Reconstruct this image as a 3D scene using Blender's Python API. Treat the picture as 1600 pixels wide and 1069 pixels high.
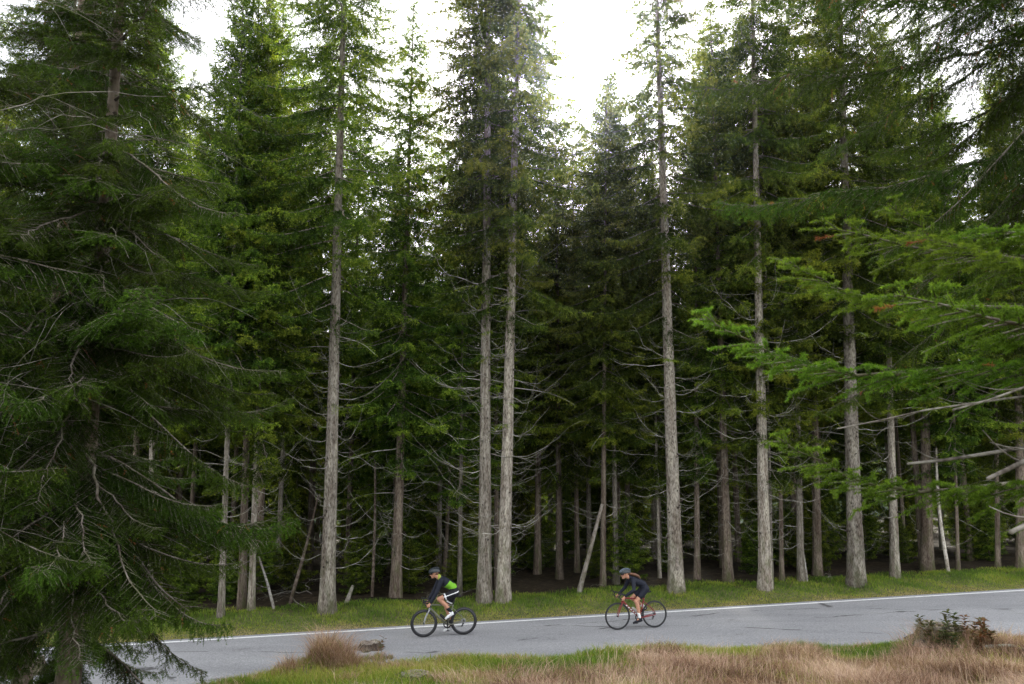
import bpy, bmesh, math, random
import numpy as np
from mathutils import Vector, Matrix, Euler, Quaternion, noise

R = math.radians
rng = np.random.default_rng(11)
random.seed(5)
scene = bpy.context.scene
col = scene.collection
for o in list(bpy.data.objects):
    bpy.data.objects.remove(o)

# ------------------------------------------------------------------ camera
W, H, LENS = 1600.0, 1069.0, 28.0
FPX = W * LENS / 36.0
TILT = R(8.5)
CZ = 4.3
cam_d = bpy.data.cameras.new('camera')
cam_d.lens = LENS
cam_d.sensor_width = 36.0
cam_d.clip_start = 0.05
cam_d.clip_end = 4000
cam_d.dof.use_dof = True
cam_d.dof.focus_distance = 21.0
cam_d.dof.aperture_fstop = 4.5
cam = bpy.data.objects.new('camera', cam_d)
cam.location = (0, 0, CZ)
cam.rotation_euler = (math.pi / 2 + TILT, 0, 0)
col.objects.link(cam)
scene.camera = cam

# ------------------------------------------------------------------ sky and sun
SUN_DIR = Vector((0.1045, 0.935, 0.509)).normalized()
SUN_EL = math.asin(SUN_DIR.z)
SUN_AZ = math.atan2(SUN_DIR.x, SUN_DIR.y)
world = bpy.data.worlds.new('World')
scene.world = world
world.use_nodes = True
wn, wl = world.node_tree.nodes, world.node_tree.links
wn.clear()


def wnode(t, **k):
    n = wn.new(t)
    for a, b in k.items():
        setattr(n, a, b)
    return n


w_out = wnode('ShaderNodeOutputWorld')
w_bg = wnode('ShaderNodeBackground')
w_bg.inputs['Strength'].default_value = 0.11
w_sky = wnode('ShaderNodeTexSky', sky_type='NISHITA')
w_sky.sun_disc = False
w_sky.sun_elevation = SUN_EL
w_sky.sun_rotation = SUN_AZ
w_sky.air_density = 1.0
w_sky.dust_density = 3.0
w_tc = wnode('ShaderNodeTexCoord')
w_noise = wnode('ShaderNodeTexNoise')
w_noise.inputs['Scale'].default_value = 2.2
w_noise.inputs['Detail'].default_value = 5.0
wl.new(w_tc.outputs['Generated'], w_noise.inputs['Vector'])
w_ramp = wnode('ShaderNodeValToRGB')
w_ramp.color_ramp.elements[0].position = 0.30
w_ramp.color_ramp.elements[0].color = (7.6, 7.8, 8.3, 1)
w_ramp.color_ramp.elements[1].position = 0.72
w_ramp.color_ramp.elements[1].color = (9.4, 9.5, 9.8, 1)
wl.new(w_noise.outputs['Fac'], w_ramp.inputs['Fac'])
w_mix = wnode('ShaderNodeMix', data_type='RGBA')
w_mix.inputs[0].default_value = 0.82          # thin high cloud over nearly all of the blue
wl.new(w_sky.outputs['Color'], w_mix.inputs[6])
wl.new(w_ramp.outputs['Color'], w_mix.inputs[7])
# the sun behind thin cloud: bright aureole about its true direction
w_dot = wnode('ShaderNodeVectorMath', operation='DOT_PRODUCT')
w_dot.inputs[1].default_value = SUN_DIR
wl.new(w_tc.outputs['Generated'], w_dot.inputs[0])
w_cl = wnode('ShaderNodeMath', operation='MAXIMUM')
w_cl.inputs[1].default_value = 0.0
wl.new(w_dot.outputs['Value'], w_cl.inputs[0])


def aureole(power, gain):
    p = wnode('ShaderNodeMath', operation='POWER')
    p.inputs[1].default_value = power
    wl.new(w_cl.outputs[0], p.inputs[0])
    m = wnode('ShaderNodeMath', operation='MULTIPLY')
    m.inputs[1].default_value = gain
    wl.new(p.outputs[0], m.inputs[0])
    return m


a1, a2, a3 = aureole(9000, 5000.0), aureole(900, 240.0), aureole(60, 16.0)
s1 = wnode('ShaderNodeMath', operation='ADD')
s2 = wnode('ShaderNodeMath', operation='ADD')
wl.new(a1.outputs[0], s1.inputs[0]); wl.new(a2.outputs[0], s1.inputs[1])
wl.new(s1.outputs[0], s2.inputs[0]); wl.new(a3.outputs[0], s2.inputs[1])
w_tint = wnode('ShaderNodeMix', data_type='RGBA', blend_type='MULTIPLY')
w_tint.inputs[0].default_value = 1.0
w_tint.inputs[6].default_value = (1.0, 0.97, 0.90, 1)
wl.new(s2.outputs[0], w_tint.inputs[7])
w_add = wnode('ShaderNodeMix', data_type='RGBA', blend_type='ADD')
w_add.inputs[0].default_value = 1.0
wl.new(w_mix.outputs[2], w_add.inputs[6])
wl.new(w_tint.outputs[2], w_add.inputs[7])
wl.new(w_add.outputs[2], w_bg.inputs['Color'])
wl.new(w_bg.outputs[0], w_out.inputs['Surface'])

sun_d = bpy.data.lights.new('sun', 'SUN')
sun_d.energy = 4.8
sun_d.angle = R(9)
sun_d.color = (1.0, 0.95, 0.86)
sun = bpy.data.objects.new('sun', sun_d)
sun.rotation_euler = SUN_DIR.to_track_quat('Z', 'Y').to_euler()
sun.location = SUN_DIR * 60
col.objects.link(sun)

# ------------------------------------------------------------------ exposure and render set-up
scene.view_settings.view_transform = 'Standard'
scene.view_settings.look = 'None'
scene.view_settings.gamma = 1.0
scene.view_settings.exposure = 1.58
scene.render.engine = 'CYCLES'
cy = scene.cycles
cy.use_denoising = True
try:
    cy.denoiser = 'OPENIMAGEDENOISE'
    cy.denoising_input_passes = 'RGB_ALBEDO_NORMAL'
    cy.denoising_prefilter = 'ACCURATE'
except Exception:
    pass
cy.max_bounces = 5
cy.diffuse_bounces = 2
cy.glossy_bounces = 2
cy.transmission_bounces = 3
cy.transparent_max_bounces = 4
cy.sample_clamp_indirect = 6.0
cy.caustics_reflective = False
cy.caustics_refractive = False


# ------------------------------------------------------------------ helpers
def ray(u, v):
    xc = (u - W / 2) / FPX
    yc = (H / 2 - v) / FPX
    fw = math.cos(TILT) - yc * math.sin(TILT)
    up = math.sin(TILT) + yc * math.cos(TILT)
    return xc / fw, up / fw


def at(u, v, y):
    """world point seen at photo pixel u, v at depth y"""
    rx, rz = ray(u, v)
    return Vector((rx * y, y, CZ + rz * y))


YAW = R(12)
CS, SN = math.cos(YAW), math.sin(YAW)
Y0 = 22.43
GRADE = 0.0177
ROAD_W = 5.2


def road_w(x, y):
    """distance across the road from the far white line (positive = into the forest)"""
    return -x * SN + (y - Y0) * CS


def from_road(s, w):
    return s * CS - w * SN, Y0 + s * SN + w * CS


def sstep(a, b, x):
    t = np.clip((x - a) / (b - a), 0, 1)
    return t * t * (3 - 2 * t)


MOUNDS = [  # x, y, radius, height
    (-3.45, 15.6, 0.75, 0.34),
    (8.75, 15.9, 1.35, 0.42),
    (3.6, 14.4, 1.9, 0.22),
    (10.2, 13.4, 2.2, 0.20),
]


def ground_z(x, y):
    x = np.asarray(x, float)
    y = np.asarray(y, float)
    w = road_w(x, y)
    base = GRADE * np.clip(x, -80, 80)
    far = 0.20 * sstep(0.5, 2.6, w) + 0.0 * w
    far = far - 0.045 * np.clip(w - 9, 0, 36) - 0.14 * np.clip(w - 45, 0, 200)
    bump = 0.05 * (np.sin(1.7 * x + 0.6 * y) * np.sin(1.3 * y - 0.4 * x) + 0.6 * np.sin(3.9 * x + 1.1) * np.sin(3.1 * y + 2.0))
    near_t = np.clip(-ROAD_W - w, 0, 40)
    lip = np.interp(x, [-14, -6, -2, 3, 7, 10.5, 13], [0.20, 0.42, 0.62, 0.44, 0.24, 0.08, 0.04])
    near = lip * sstep(0.0, 1.3, near_t) + 0.108 * np.clip(near_t - 0.9, 0, 16)
    on_road = sstep(-0.1, 0.6, near_t) + sstep(0.3, 1.2, w)
    z = base + far + near + bump * np.clip(on_road, 0, 1)
    for mx, my, mr, mh in MOUNDS:
        z = z + mh * np.exp(-((x - mx) ** 2 + (y - my) ** 2) / (mr * mr)) * np.clip(on_road, 0, 1)
    return z - 0.03 * np.clip(on_road < 0.02, 0, 1)


def gz(x, y):
    return float(ground_z(x, y))


def on_ground(u, v):
    """where the sight line through a photo pixel meets the ground (first hit)"""
    rx, rz = ray(u, v)
    lo = None
    for y in np.arange(9.0, 60.0, 0.05):
        if CZ + rz * y <= gz(rx * y, y):
            lo = y
            break
    y = lo if lo else 40.0
    return Vector((rx * y, y, gz(rx * y, y)))


class MB:
    """collects geometry for ONE mesh: verts, tris, quads, tint per vertex, material index per face"""
    def __init__(self):
        self.v, self.t, self.q, self.tint, self.tm, self.qm, self.n = [], [], [], [], [], [], 0

    def add(self, v, tris=None, quads=None, tint=0.0, mi=0):
        v = np.asarray(v, float).reshape(-1, 3)
        if tris is not None and len(tris):
            tris = np.asarray(tris, int)
            self.t.append(tris + self.n)
            self.tm.append(np.full(len(tris), mi))
        if quads is not None and len(quads):
            quads = np.asarray(quads, int)
            self.q.append(quads + self.n)
            self.qm.append(np.full(len(quads), mi))
        self.v.append(v)
        self.tint.append(np.broadcast_to(np.asarray(tint, float), (len(v),)))
        self.n += len(v)
        return self

    def arrays(self):
        v = np.concatenate(self.v) if self.v else np.zeros((0, 3))
        t = np.concatenate(self.t) if self.t else np.zeros((0, 3), int)
        q = np.concatenate(self.q) if self.q else np.zeros((0, 4), int)
        tm = np.concatenate(self.tm) if self.tm else np.zeros(0, int)
        qm = np.concatenate(self.qm) if self.qm else np.zeros(0, int)
        ti = np.concatenate(self.tint) if self.tint else np.zeros(0)
        return v, t, q, tm, qm, ti

    def mesh(self, name, mats, smooth=False):
        v, t, q, tm, qm, ti = self.arrays()
        me = bpy.data.meshes.new(name)
        me.vertices.add(len(v))
        me.vertices.foreach_set('co', v.astype(np.float32).ravel())
        nl = len(t) * 3 + len(q) * 4
        me.loops.add(nl)
        me.loops.foreach_set('vertex_index', np.concatenate([t.ravel(), q.ravel()]).astype(np.int32))
        me.polygons.add(len(t) + len(q))
        starts = np.concatenate([np.arange(len(t)) * 3, len(t) * 3 + np.arange(len(q)) * 4])
        me.polygons.foreach_set('loop_start', starts.astype(np.int32))
        try:
            me.polygons.foreach_set('loop_total', np.concatenate([np.full(len(t), 3), np.full(len(q), 4)]).astype(np.int32))
        except Exception:
            pass
        me.polygons.foreach_set('material_index', np.concatenate([tm, qm]).astype(np.int32))
        if smooth:
            me.polygons.foreach_set('use_smooth', np.ones(len(t) + len(q), bool))
        a = me.attributes.new('tint', 'FLOAT', 'POINT')
        a.data.foreach_set('value', ti.astype(np.float32))
        for m in (mats if isinstance(mats, (list, tuple)) else [mats]):
            me.materials.append(m)
        me.update(calc_edges=True)
        return me


def link(name, data, parent=None, loc=None):
    o = bpy.data.objects.new(name, data)
    col.objects.link(o)
    if parent is not None:
        o.parent = parent
    if loc is not None:
        o.location = loc
    return o


def tag(o, label=None, cat=None, group=None, kind=None):
    if label:
        o['label'] = label
    if cat:
        o['category'] = cat
    if group:
        o['group'] = group
    if kind:
        o['kind'] = kind
    return o


def thing(name, label, cat, loc=(0, 0, 0), rz=0.0, group=None):
    o = link(name, None)
    o.location = loc
    o.rotation_euler = (0, 0, rz)
    o.empty_display_size = 0.2
    return tag(o, label, cat, group)


def tube(mb, pts, rad, sides=6, mi=0, tint=0.0, cap=True, jitter=0.0, squash=None):
    P = np.asarray(pts, float)
    n = len(P)
    rad = np.broadcast_to(np.asarray(rad, float), (n,))
    T = np.gradient(P, axis=0)
    T /= np.linalg.norm(T, axis=1)[:, None] + 1e-9
    ref = np.array([0, 0, 1.0]) if abs(T[0][2]) < 0.9 else np.array([1.0, 0, 0])
    ring = []
    up = ref
    ang = np.arange(sides) * 2 * math.pi / sides
    for i in range(n):
        a = np.cross(T[i], up)
        a /= np.linalg.norm(a) + 1e-9
        b = np.cross(a, T[i])
        up = b
        r = rad[i] * (1 + (rng.uniform(-jitter, jitter, sides) if jitter else 0))
        r = np.broadcast_to(r, (sides,))
        ring.append(P[i] + (r * np.cos(ang))[:, None] * a + (r * np.sin(ang))[:, None] * b)
    V = np.concatenate(ring)
    q = []
    for i in range(n - 1):
        for k in range(sides):
            k2 = (k + 1) % sides
            q.append((i * sides + k, i * sides + k2, (i + 1) * sides + k2, (i + 1) * sides + k))
    tr = []
    if cap:
        V = np.concatenate([V, P[:1], P[-1:]])
        c0, c1 = n * sides, n * sides + 1
        for k in range(sides):
            k2 = (k + 1) % sides
            tr.append((c0, k2, k))
            tr.append((c1, (n - 1) * sides + k, (n - 1) * sides + k2))
    tt = tint if np.ndim(tint) == 0 else np.concatenate([np.repeat(tint, sides), [tint[0], tint[-1]] if cap else []])
    mb.add(V, tris=tr, quads=q, tint=tt, mi=mi)


# ------------------------------------------------------------------ materials
def material(name):
    m = bpy.data.materials.new(name)
    m.use_nodes = True
    nt = m.node_tree
    nt.nodes.clear()
    out = nt.nodes.new('ShaderNodeOutputMaterial')
    b = nt.nodes.new('ShaderNodeBsdfPrincipled')
    nt.links.new(b.outputs[0], out.inputs['Surface'])
    return m, nt, b, out


def N(nt, t, **k):
    n = nt.nodes.new(t)
    for a, b in k.items():
        setattr(n, a, b)
    return n


def ramp(nt, fac, stops):
    r = N(nt, 'ShaderNodeValToRGB')
    e = r.color_ramp.elements
    while len(e) < len(stops):
        e.new(0.5)
    for i, (p, c) in enumerate(stops):
        e[i].position = p
        e[i].color = (*c, 1)
    nt.links.new(fac, r.inputs['Fac'])
    return r.outputs['Color']


def noise_fac(nt, scale, detail=3, vec=None, rough=0.55, stretch=None):
    n = N(nt, 'ShaderNodeTexNoise')
    n.inputs['Scale'].default_value = scale
    n.inputs['Detail'].default_value = detail
    n.inputs['Roughness'].default_value = rough
    if vec is None:
        vec = N(nt, 'ShaderNodeTexCoord').outputs['Object']
    if stretch:
        mp = N(nt, 'ShaderNodeMapping')
        mp.inputs['Scale'].default_value = stretch
        nt.links.new(vec, mp.inputs['Vector'])
        vec = mp.outputs['Vector']
    nt.links.new(vec, n.inputs['Vector'])
    return n.outputs['Fac']


def mixc(nt, fac, a, b, mode='MIX'):
    m = N(nt, 'ShaderNodeMix', data_type='RGBA', blend_type=mode)
    for idx, s in ((0, fac), (6, a), (7, b)):
        if isinstance(s, (int, float)):
            m.inputs[idx].default_value = s
        elif isinstance(s, tuple):
            m.inputs[idx].default_value = (*s, 1)
        else:
            nt.links.new(s, m.inputs[idx])
    return m.outputs[2]


def bump(nt, b, height, strength=0.4, dist=0.02):
    n = N(nt, 'ShaderNodeBump')
    n.inputs['Strength'].default_value = strength
    n.inputs['Distance'].default_value = dist
    nt.links.new(height, n.inputs['Height'])
    nt.links.new(n.outputs[0], b.inputs['Normal'])


def foliage_mat(name, stops, transl=0.35, var=0.25, rough=0.6, spec=0.10):
    m, nt, b, out = material(name)
    at_ = N(nt, 'ShaderNodeAttribute', attribute_name='tint')
    oi = N(nt, 'ShaderNodeObjectInfo')
    c = ramp(nt, at_.outputs['Fac'], stops)
    hs = N(nt, 'ShaderNodeHueSaturation')
    mr = N(nt, 'ShaderNodeMapRange')
    mr.inputs['To Min'].default_value = 0.5 - var * 0.10
    mr.inputs['To Max'].default_value = 0.5 + var * 0.06
    nt.links.new(oi.outputs['Random'], mr.inputs['Value'])
    nt.links.new(mr.outputs[0], hs.inputs['Hue'])
    mr2 = N(nt, 'ShaderNodeMapRange')
    mr2.inputs['To Min'].default_value = 1 - var
    mr2.inputs['To Max'].default_value = 1 + var
    nt.links.new(oi.outputs['Random'], mr2.inputs['Value'])
    nt.links.new(mr2.outputs[0], hs.inputs['Value'])
    nt.links.new(c, hs.inputs['Color'])
    nt.links.new(hs.outputs[0], b.inputs['Base Color'])
    b.inputs['Roughness'].default_value = rough
    b.inputs['Specular IOR Level'].default_value = spec
    tr = N(nt, 'ShaderNodeBsdfTranslucent')
    tc = mixc(nt, 1.0, hs.outputs[0], (1.5, 1.45, 0.8), 'MULTIPLY')
    nt.links.new(tc, tr.inputs['Color'])
    mx = N(nt, 'ShaderNodeMixShader')
    mx.inputs[0].default_value = transl
    nt.links.new(b.outputs[0], mx.inputs[1])
    nt.links.new(tr.outputs[0], mx.inputs[2])
    nt.links.new(mx.outputs[0], out.inputs['Surface'])
    return m


M = {}
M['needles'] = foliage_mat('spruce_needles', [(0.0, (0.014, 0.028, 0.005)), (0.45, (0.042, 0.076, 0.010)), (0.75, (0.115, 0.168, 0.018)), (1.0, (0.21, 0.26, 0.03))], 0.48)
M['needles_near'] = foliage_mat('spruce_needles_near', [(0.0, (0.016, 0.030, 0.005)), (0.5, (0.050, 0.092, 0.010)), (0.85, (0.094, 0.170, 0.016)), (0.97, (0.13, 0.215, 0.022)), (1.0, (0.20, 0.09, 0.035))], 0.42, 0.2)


def bark(name, stops, scale=9.0, bstr=0.6, var=0.34):
    m, nt, b, out = material(name)
    tc = N(nt, 'ShaderNodeTexCoord').outputs['Object']
    n1 = noise_fac(nt, scale, 6, tc, 0.65, (1.0, 1.0, 0.8))
    n2 = noise_fac(nt, 3.0, 3, tc, 0.5, (1, 1, 0.25))
    v = N(nt, 'ShaderNodeTexVoronoi')
    v.inputs['Scale'].default_value = 22
    mp = N(nt, 'ShaderNodeMapping')
    mp.inputs['Scale'].default_value = (1, 1, 0.45)
    nt.links.new(tc, mp.inputs['Vector'])
    nt.links.new(mp.outputs[0], v.inputs['Vector'])
    mm = N(nt, 'ShaderNodeMath', operation='MULTIPLY_ADD')
    mm.inputs[1].default_value = 0.35
    nt.links.new(v.outputs['Distance'], mm.inputs[0])
    nt.links.new(n1, mm.inputs[2])
    c = ramp(nt, mm.outputs[0], stops)
    lich = ramp(nt, n2, [(0.38, (0.66, 0.62, 0.58)), (0.52, (0.95, 0.95, 0.93)), (0.66, (1.25, 1.27, 1.2))])
    c = mixc(nt, 1.0, c, lich, 'MULTIPLY')
    sx = N(nt, 'ShaderNodeSeparateXYZ')
    nt.links.new(tc, sx.inputs[0])
    mz = N(nt, 'ShaderNodeMapRange')
    mz.inputs['From Min'].default_value = 2.6
    mz.inputs['From Max'].default_value = 0.0
    nt.links.new(sx.outputs['Z'], mz.inputs['Value'])
    mo = N(nt, 'ShaderNodeMath', operation='MULTIPLY')
    nt.links.new(mz.outputs[0], mo.inputs[0])
    mn = ramp(nt, noise_fac(nt, 2.2, 4, tc), [(0.48, (0, 0, 0)), (0.66, (0.75, 0.75, 0.75))])
    nt.links.new(mn, mo.inputs[1])
    c = mixc(nt, mo.outputs[0], c, (0.075, 0.085, 0.030))
    at_ = N(nt, 'ShaderNodeAttribute', attribute_name='tint')
    c = mixc(nt, at_.outputs['Fac'], c, (0.030, 0.023, 0.018))
    oi = N(nt, 'ShaderNodeObjectInfo')
    hs = N(nt, 'ShaderNodeHueSaturation')
    mr = N(nt, 'ShaderNodeMapRange')
    mr.inputs['To Min'].default_value = 1 - var
    mr.inputs['To Max'].default_value = 1 + var
    nt.links.new(oi.outputs['Random'], mr.inputs['Value'])
    nt.links.new(mr.outputs[0], hs.inputs['Value'])
    nt.links.new(c, hs.inputs['Color'])
    nt.links.new(hs.outputs[0], b.inputs['Base Color'])
    b.inputs['Roughness'].default_value = 0.9
    b.inputs['Specular IOR Level'].default_value = 0.15
    bump(nt, b, mm.outputs[0], bstr, 0.03)
    return m


M['bark'] = bark('grey_bark', [(0.40, (0.042, 0.034, 0.027)), (0.58, (0.158, 0.134, 0.107)), (0.80, (0.33, 0.298, 0.255))])
M['bark_brown'] = bark('brown_bark', [(0.40, (0.045, 0.032, 0.024)), (0.58, (0.10, 0.075, 0.058)), (0.80, (0.19, 0.155, 0.125))])
M['bark_pale'] = bark('pale_bark', [(0.40, (0.14, 0.115, 0.09)), (0.58, (0.27, 0.24, 0.20)), (0.80, (0.42, 0.39, 0.35))])
M['deadwood'] = bark('dead_wood', [(0.35, (0.11, 0.096, 0.08)), (0.55, (0.225, 0.205, 0.18)), (0.80, (0.38, 0.36, 0.33))], 14, 0.3, 0.45)
M['twig'] = bark('twig_wood', [(0.35, (0.045, 0.034, 0.026)), (0.55, (0.095, 0.078, 0.062)), (0.80, (0.20, 0.175, 0.15))], 20, 0.3, 0.3)
M['bare'] = bark('bare_limb_wood', [(0.35, (0.045, 0.037, 0.030)), (0.55, (0.10, 0.088, 0.075)), (0.80, (0.23, 0.21, 0.185))], 14, 0.3, 0.5)
M['cutwood'] = bark('weathered_cut_wood', [(0.35, (0.05, 0.042, 0.036)), (0.55, (0.14, 0.122, 0.105)), (0.80, (0.34, 0.29, 0.25))], 16, 0.5, 0.1)


def plain(name, c, rough=0.5, metal=0.0, spec=0.4, nz=0.15, scale=20):
    m, nt, b, out = material(name)
    f = noise_fac(nt, scale, 3)
    lo = tuple(x * (1 - nz) for x in c)
    hi = tuple(min(1, x * (1 + nz)) for x in c)
    nt.links.new(ramp(nt, f, [(0.3, lo), (0.7, hi)]), b.inputs['Base Color'])
    b.inputs['Roughness'].default_value = rough
    b.inputs['Metallic'].default_value = metal
    b.inputs['Specular IOR Level'].default_value = spec
    return m


def asphalt():
    m, nt, b, out = material('asphalt')
    tc = N(nt, 'ShaderNodeTexCoord').outputs['Object']
    fine = noise_fac(nt, 90, 4, tc, 0.75)
    mid = noise_fac(nt, 0.55, 5, tc, 0.6, (0.35, 1.3, 1))
    c = ramp(nt, fine, [(0.25, (0.145, 0.145, 0.149)), (0.5, (0.24, 0.24, 0.245)), (0.78, (0.37, 0.37, 0.375))])
    s = ramp(nt, mid, [(0.3, (0.80, 0.80, 0.81)), (0.7, (1.16, 1.16, 1.15))])
    c = mixc(nt, 1.0, c, s, 'MULTIPLY')
    grit = noise_fac(nt, 24, 2, tc, 0.8)
    c = mixc(nt, 1.0, c, ramp(nt, grit, [(0.30, (0.70, 0.70, 0.71)), (0.5, (1, 1, 1)), (0.70, (1.34, 1.33, 1.31))]), 'MULTIPLY')
    stain = noise_fac(nt, 1.7, 6, tc, 0.75)
    c = mixc(nt, 1.0, c, ramp(nt, stain, [(0.30, (0.82, 0.81, 0.79)), (0.42, (1, 1, 1))]), 'MULTIPLY')
    # long thin cracks
    nz = N(nt, 'ShaderNodeTexNoise')
    nz.inputs['Scale'].default_value = 1.3
    nz.inputs['Detail'].default_value = 6
    nt.links.new(tc, nz.inputs['Vector'])
    add = N(nt, 'ShaderNodeMix', data_type='VECTOR')
    add.inputs[0].default_value = 0.22
    nt.links.new(tc, add.inputs[4])
    nt.links.new(nz.outputs['Color'], add.inputs[5])
    mp = N(nt, 'ShaderNodeMapping')
    mp.inputs['Rotation'].default_value = (0, 0, -YAW)
    mp.inputs['Scale'].default_value = (0.10, 0.52, 1)
    nt.links.new(add.outputs[1], mp.inputs['Vector'])
    vo = N(nt, 'ShaderNodeTexVoronoi', feature='DISTANCE_TO_EDGE')
    vo.inputs['Scale'].default_value = 1.0
    nt.links.new(mp.outputs[0], vo.inputs['Vector'])
    cr = ramp(nt, vo.outputs['Distance'], [(0.004, (1, 1, 1)), (0.011, (0, 0, 0))])
    br = noise_fac(nt, 0.9, 2, tc)
    brm = ramp(nt, br, [(0.5, (0, 0, 0)), (0.58, (0.85, 0.85, 0.85))])
    crm = mixc(nt, 1.0, cr, brm, 'MULTIPLY')
    c = mixc(nt, crm, c, (0.045, 0.043, 0.042))
    nt.links.new(c, b.inputs['Base Color'])
    b.inputs['Roughness'].default_value = 0.82
    b.inputs['Specular IOR Level'].default_value = 0.3
    bump(nt, b, fine, 0.5, 0.006)
    return m


M['asphalt'] = asphalt()


def paint():
    m, nt, b, out = material('road_paint')
    f = noise_fac(nt, 14, 5, None, 0.7)
    nt.links.new(ramp(nt, f, [(0.32, (0.34, 0.34, 0.34)), (0.46, (0.74, 0.74, 0.73)), (0.7, (0.80, 0.80, 0.79))]), b.inputs['Base Color'])
    b.inputs['Roughness'].default_value = 0.6
    return m


M['paint'] = paint()


def ground_mat():
    m, nt, b, out = material('ground_soil')
    tc = N(nt, 'ShaderNodeTexCoord').outputs['Object']
    f = noise_fac(nt, 5, 6, tc, 0.7)
    g = noise_fac(nt, 0.8, 4, tc, 0.6)
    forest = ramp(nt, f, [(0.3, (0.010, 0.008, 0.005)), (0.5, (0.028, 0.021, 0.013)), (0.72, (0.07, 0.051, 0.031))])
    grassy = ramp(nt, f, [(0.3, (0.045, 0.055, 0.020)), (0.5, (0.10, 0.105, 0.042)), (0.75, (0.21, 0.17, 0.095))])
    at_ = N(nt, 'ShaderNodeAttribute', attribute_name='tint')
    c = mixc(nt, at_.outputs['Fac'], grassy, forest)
    sh = ramp(nt, g, [(0.3, (0.8, 0.8, 0.8)), (0.7, (1.15, 1.15, 1.1))])
    c = mixc(nt, 1.0, c, sh, 'MULTIPLY')
    nt.links.new(c, b.inputs['Base Color'])
    b.inputs['Roughness'].default_value = 0.95
    b.inputs['Specular IOR Level'].default_value = 0.1
    bump(nt, b, f, 0.6, 0.05)
    return m


M['ground'] = ground_mat()
M['grass'] = foliage_mat('verge_grass', [(0.0, (0.06, 0.12, 0.018)), (0.35, (0.16, 0.245, 0.03)), (0.62, (0.31, 0.33, 0.06)), (0.85, (0.38, 0.31, 0.12)), (1.0, (0.50, 0.40, 0.23))], 0.3, 0.0, 0.6)
M['dry'] = foliage_mat('dry_grass', [(0.0, (0.12, 0.066, 0.043)), (0.35, (0.28, 0.172, 0.118)), (0.7, (0.46, 0.31, 0.225)), (1.0, (0.66, 0.51, 0.38))], 0.25, 0.0, 0.7)
M['weed'] = foliage_mat('weed_leaves', [(0.0, (0.04, 0.07, 0.02)), (0.5, (0.10, 0.085, 0.03)), (1.0, (0.17, 0.05, 0.028))], 0.3, 0.1)
M['hill'] = foliage_mat('far_wood', [(0.0, (0.035, 0.055, 0.035)), (1.0, (0.075, 0.10, 0.06))], 0.0, 0.0, 0.9)

# ------------------------------------------------------------------ setting: ground, road, line, far hill
xs = np.concatenate([np.linspace(-420, -40, 20), np.linspace(-38, 38, 180), np.linspace(40, 420, 20)])
ys = np.concatenate([np.linspace(-60, 6, 14), np.linspace(6.5, 34, 130), np.linspace(35, 420, 40)])
XX, YY = np.meshgrid(xs, ys)
ZZ = ground_z(XX, YY)
ww = road_w(XX, YY)
mb = MB()
nx, ny = len(xs), len(ys)
idx = np.arange(nx * ny).reshape(ny, nx)
quads = np.stack([idx[:-1, :-1], idx[:-1, 1:], idx[1:, 1:], idx[1:, :-1]], -1).reshape(-1, 4)
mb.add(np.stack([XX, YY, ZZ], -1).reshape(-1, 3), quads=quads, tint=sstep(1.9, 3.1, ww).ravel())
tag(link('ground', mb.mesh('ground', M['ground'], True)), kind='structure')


def ribbon(name, w0, w1, zoff, mat, s0=-300, s1=300, n=300, parent=None, wob=0.0):
    m_ = MB()
    S = np.linspace(s0, s1, n)
    V = []
    for s in S:
        e = wob * (noise.noise(Vector((s * 0.9, w0, 3.1))) + 0.5 * noise.noise(Vector((s * 3.3, w1, 1.7))))
        for w in (w0 + e, w1):
            x, y = from_road(s, w)
            V.append((x, y, GRADE * min(80, max(-80, x)) + zoff))
    q = [(2 * i, 2 * i + 2, 2 * i + 3, 2 * i + 1) for i in range(n - 1)]
    m_.add(V, quads=[(a, b_, c, d) for a, b_, c, d in q])
    return link(name, m_.mesh(name, mat), parent)


road = tag(ribbon('road', -ROAD_W - 0.12, 0.30, 0.008, M['asphalt'], -120, 120, 700, wob=0.10), kind='structure')
ribbon('edge_line', -0.065, 0.065, 0.013, M['paint'], -120, 120, 240, parent=road)

# a wooded mountainside far across the valley, seen only in gaps between the trees
hx = np.linspace(-420, 420, 120)
hy = np.linspace(250, 520, 30)
HX, HY = np.meshgrid(hx, hy)
HZ = -34 + 112 * sstep(255, 470, HY) * (0.80 + 0.2 * np.sin(HX * 0.012 + 0.7)) + 5 * np.sin(HX * 0.08) * np.sin(HY * 0.07)
HZ = HZ + rng.uniform(-2.6, 2.6, HZ.shape)
hi_ = np.arange(hx.size * hy.size).reshape(hy.size, hx.size)
mb = MB()
mb.add(np.stack([HX, HY, HZ], -1).reshape(-1, 3), quads=np.stack([hi_[:-1, :-1], hi_[:-1, 1:], hi_[1:, 1:], hi_[1:, :-1]], -1).reshape(-1, 4), tint=rng.uniform(0, 1, HX.size))
tag(link('hill', mb.mesh('hill', M['hill'], True)), kind='structure')


# ------------------------------------------------------------------ spruce branches
def unit(a):
    return a / (np.linalg.norm(a, axis=-1, keepdims=True) + 1e-9)


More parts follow.
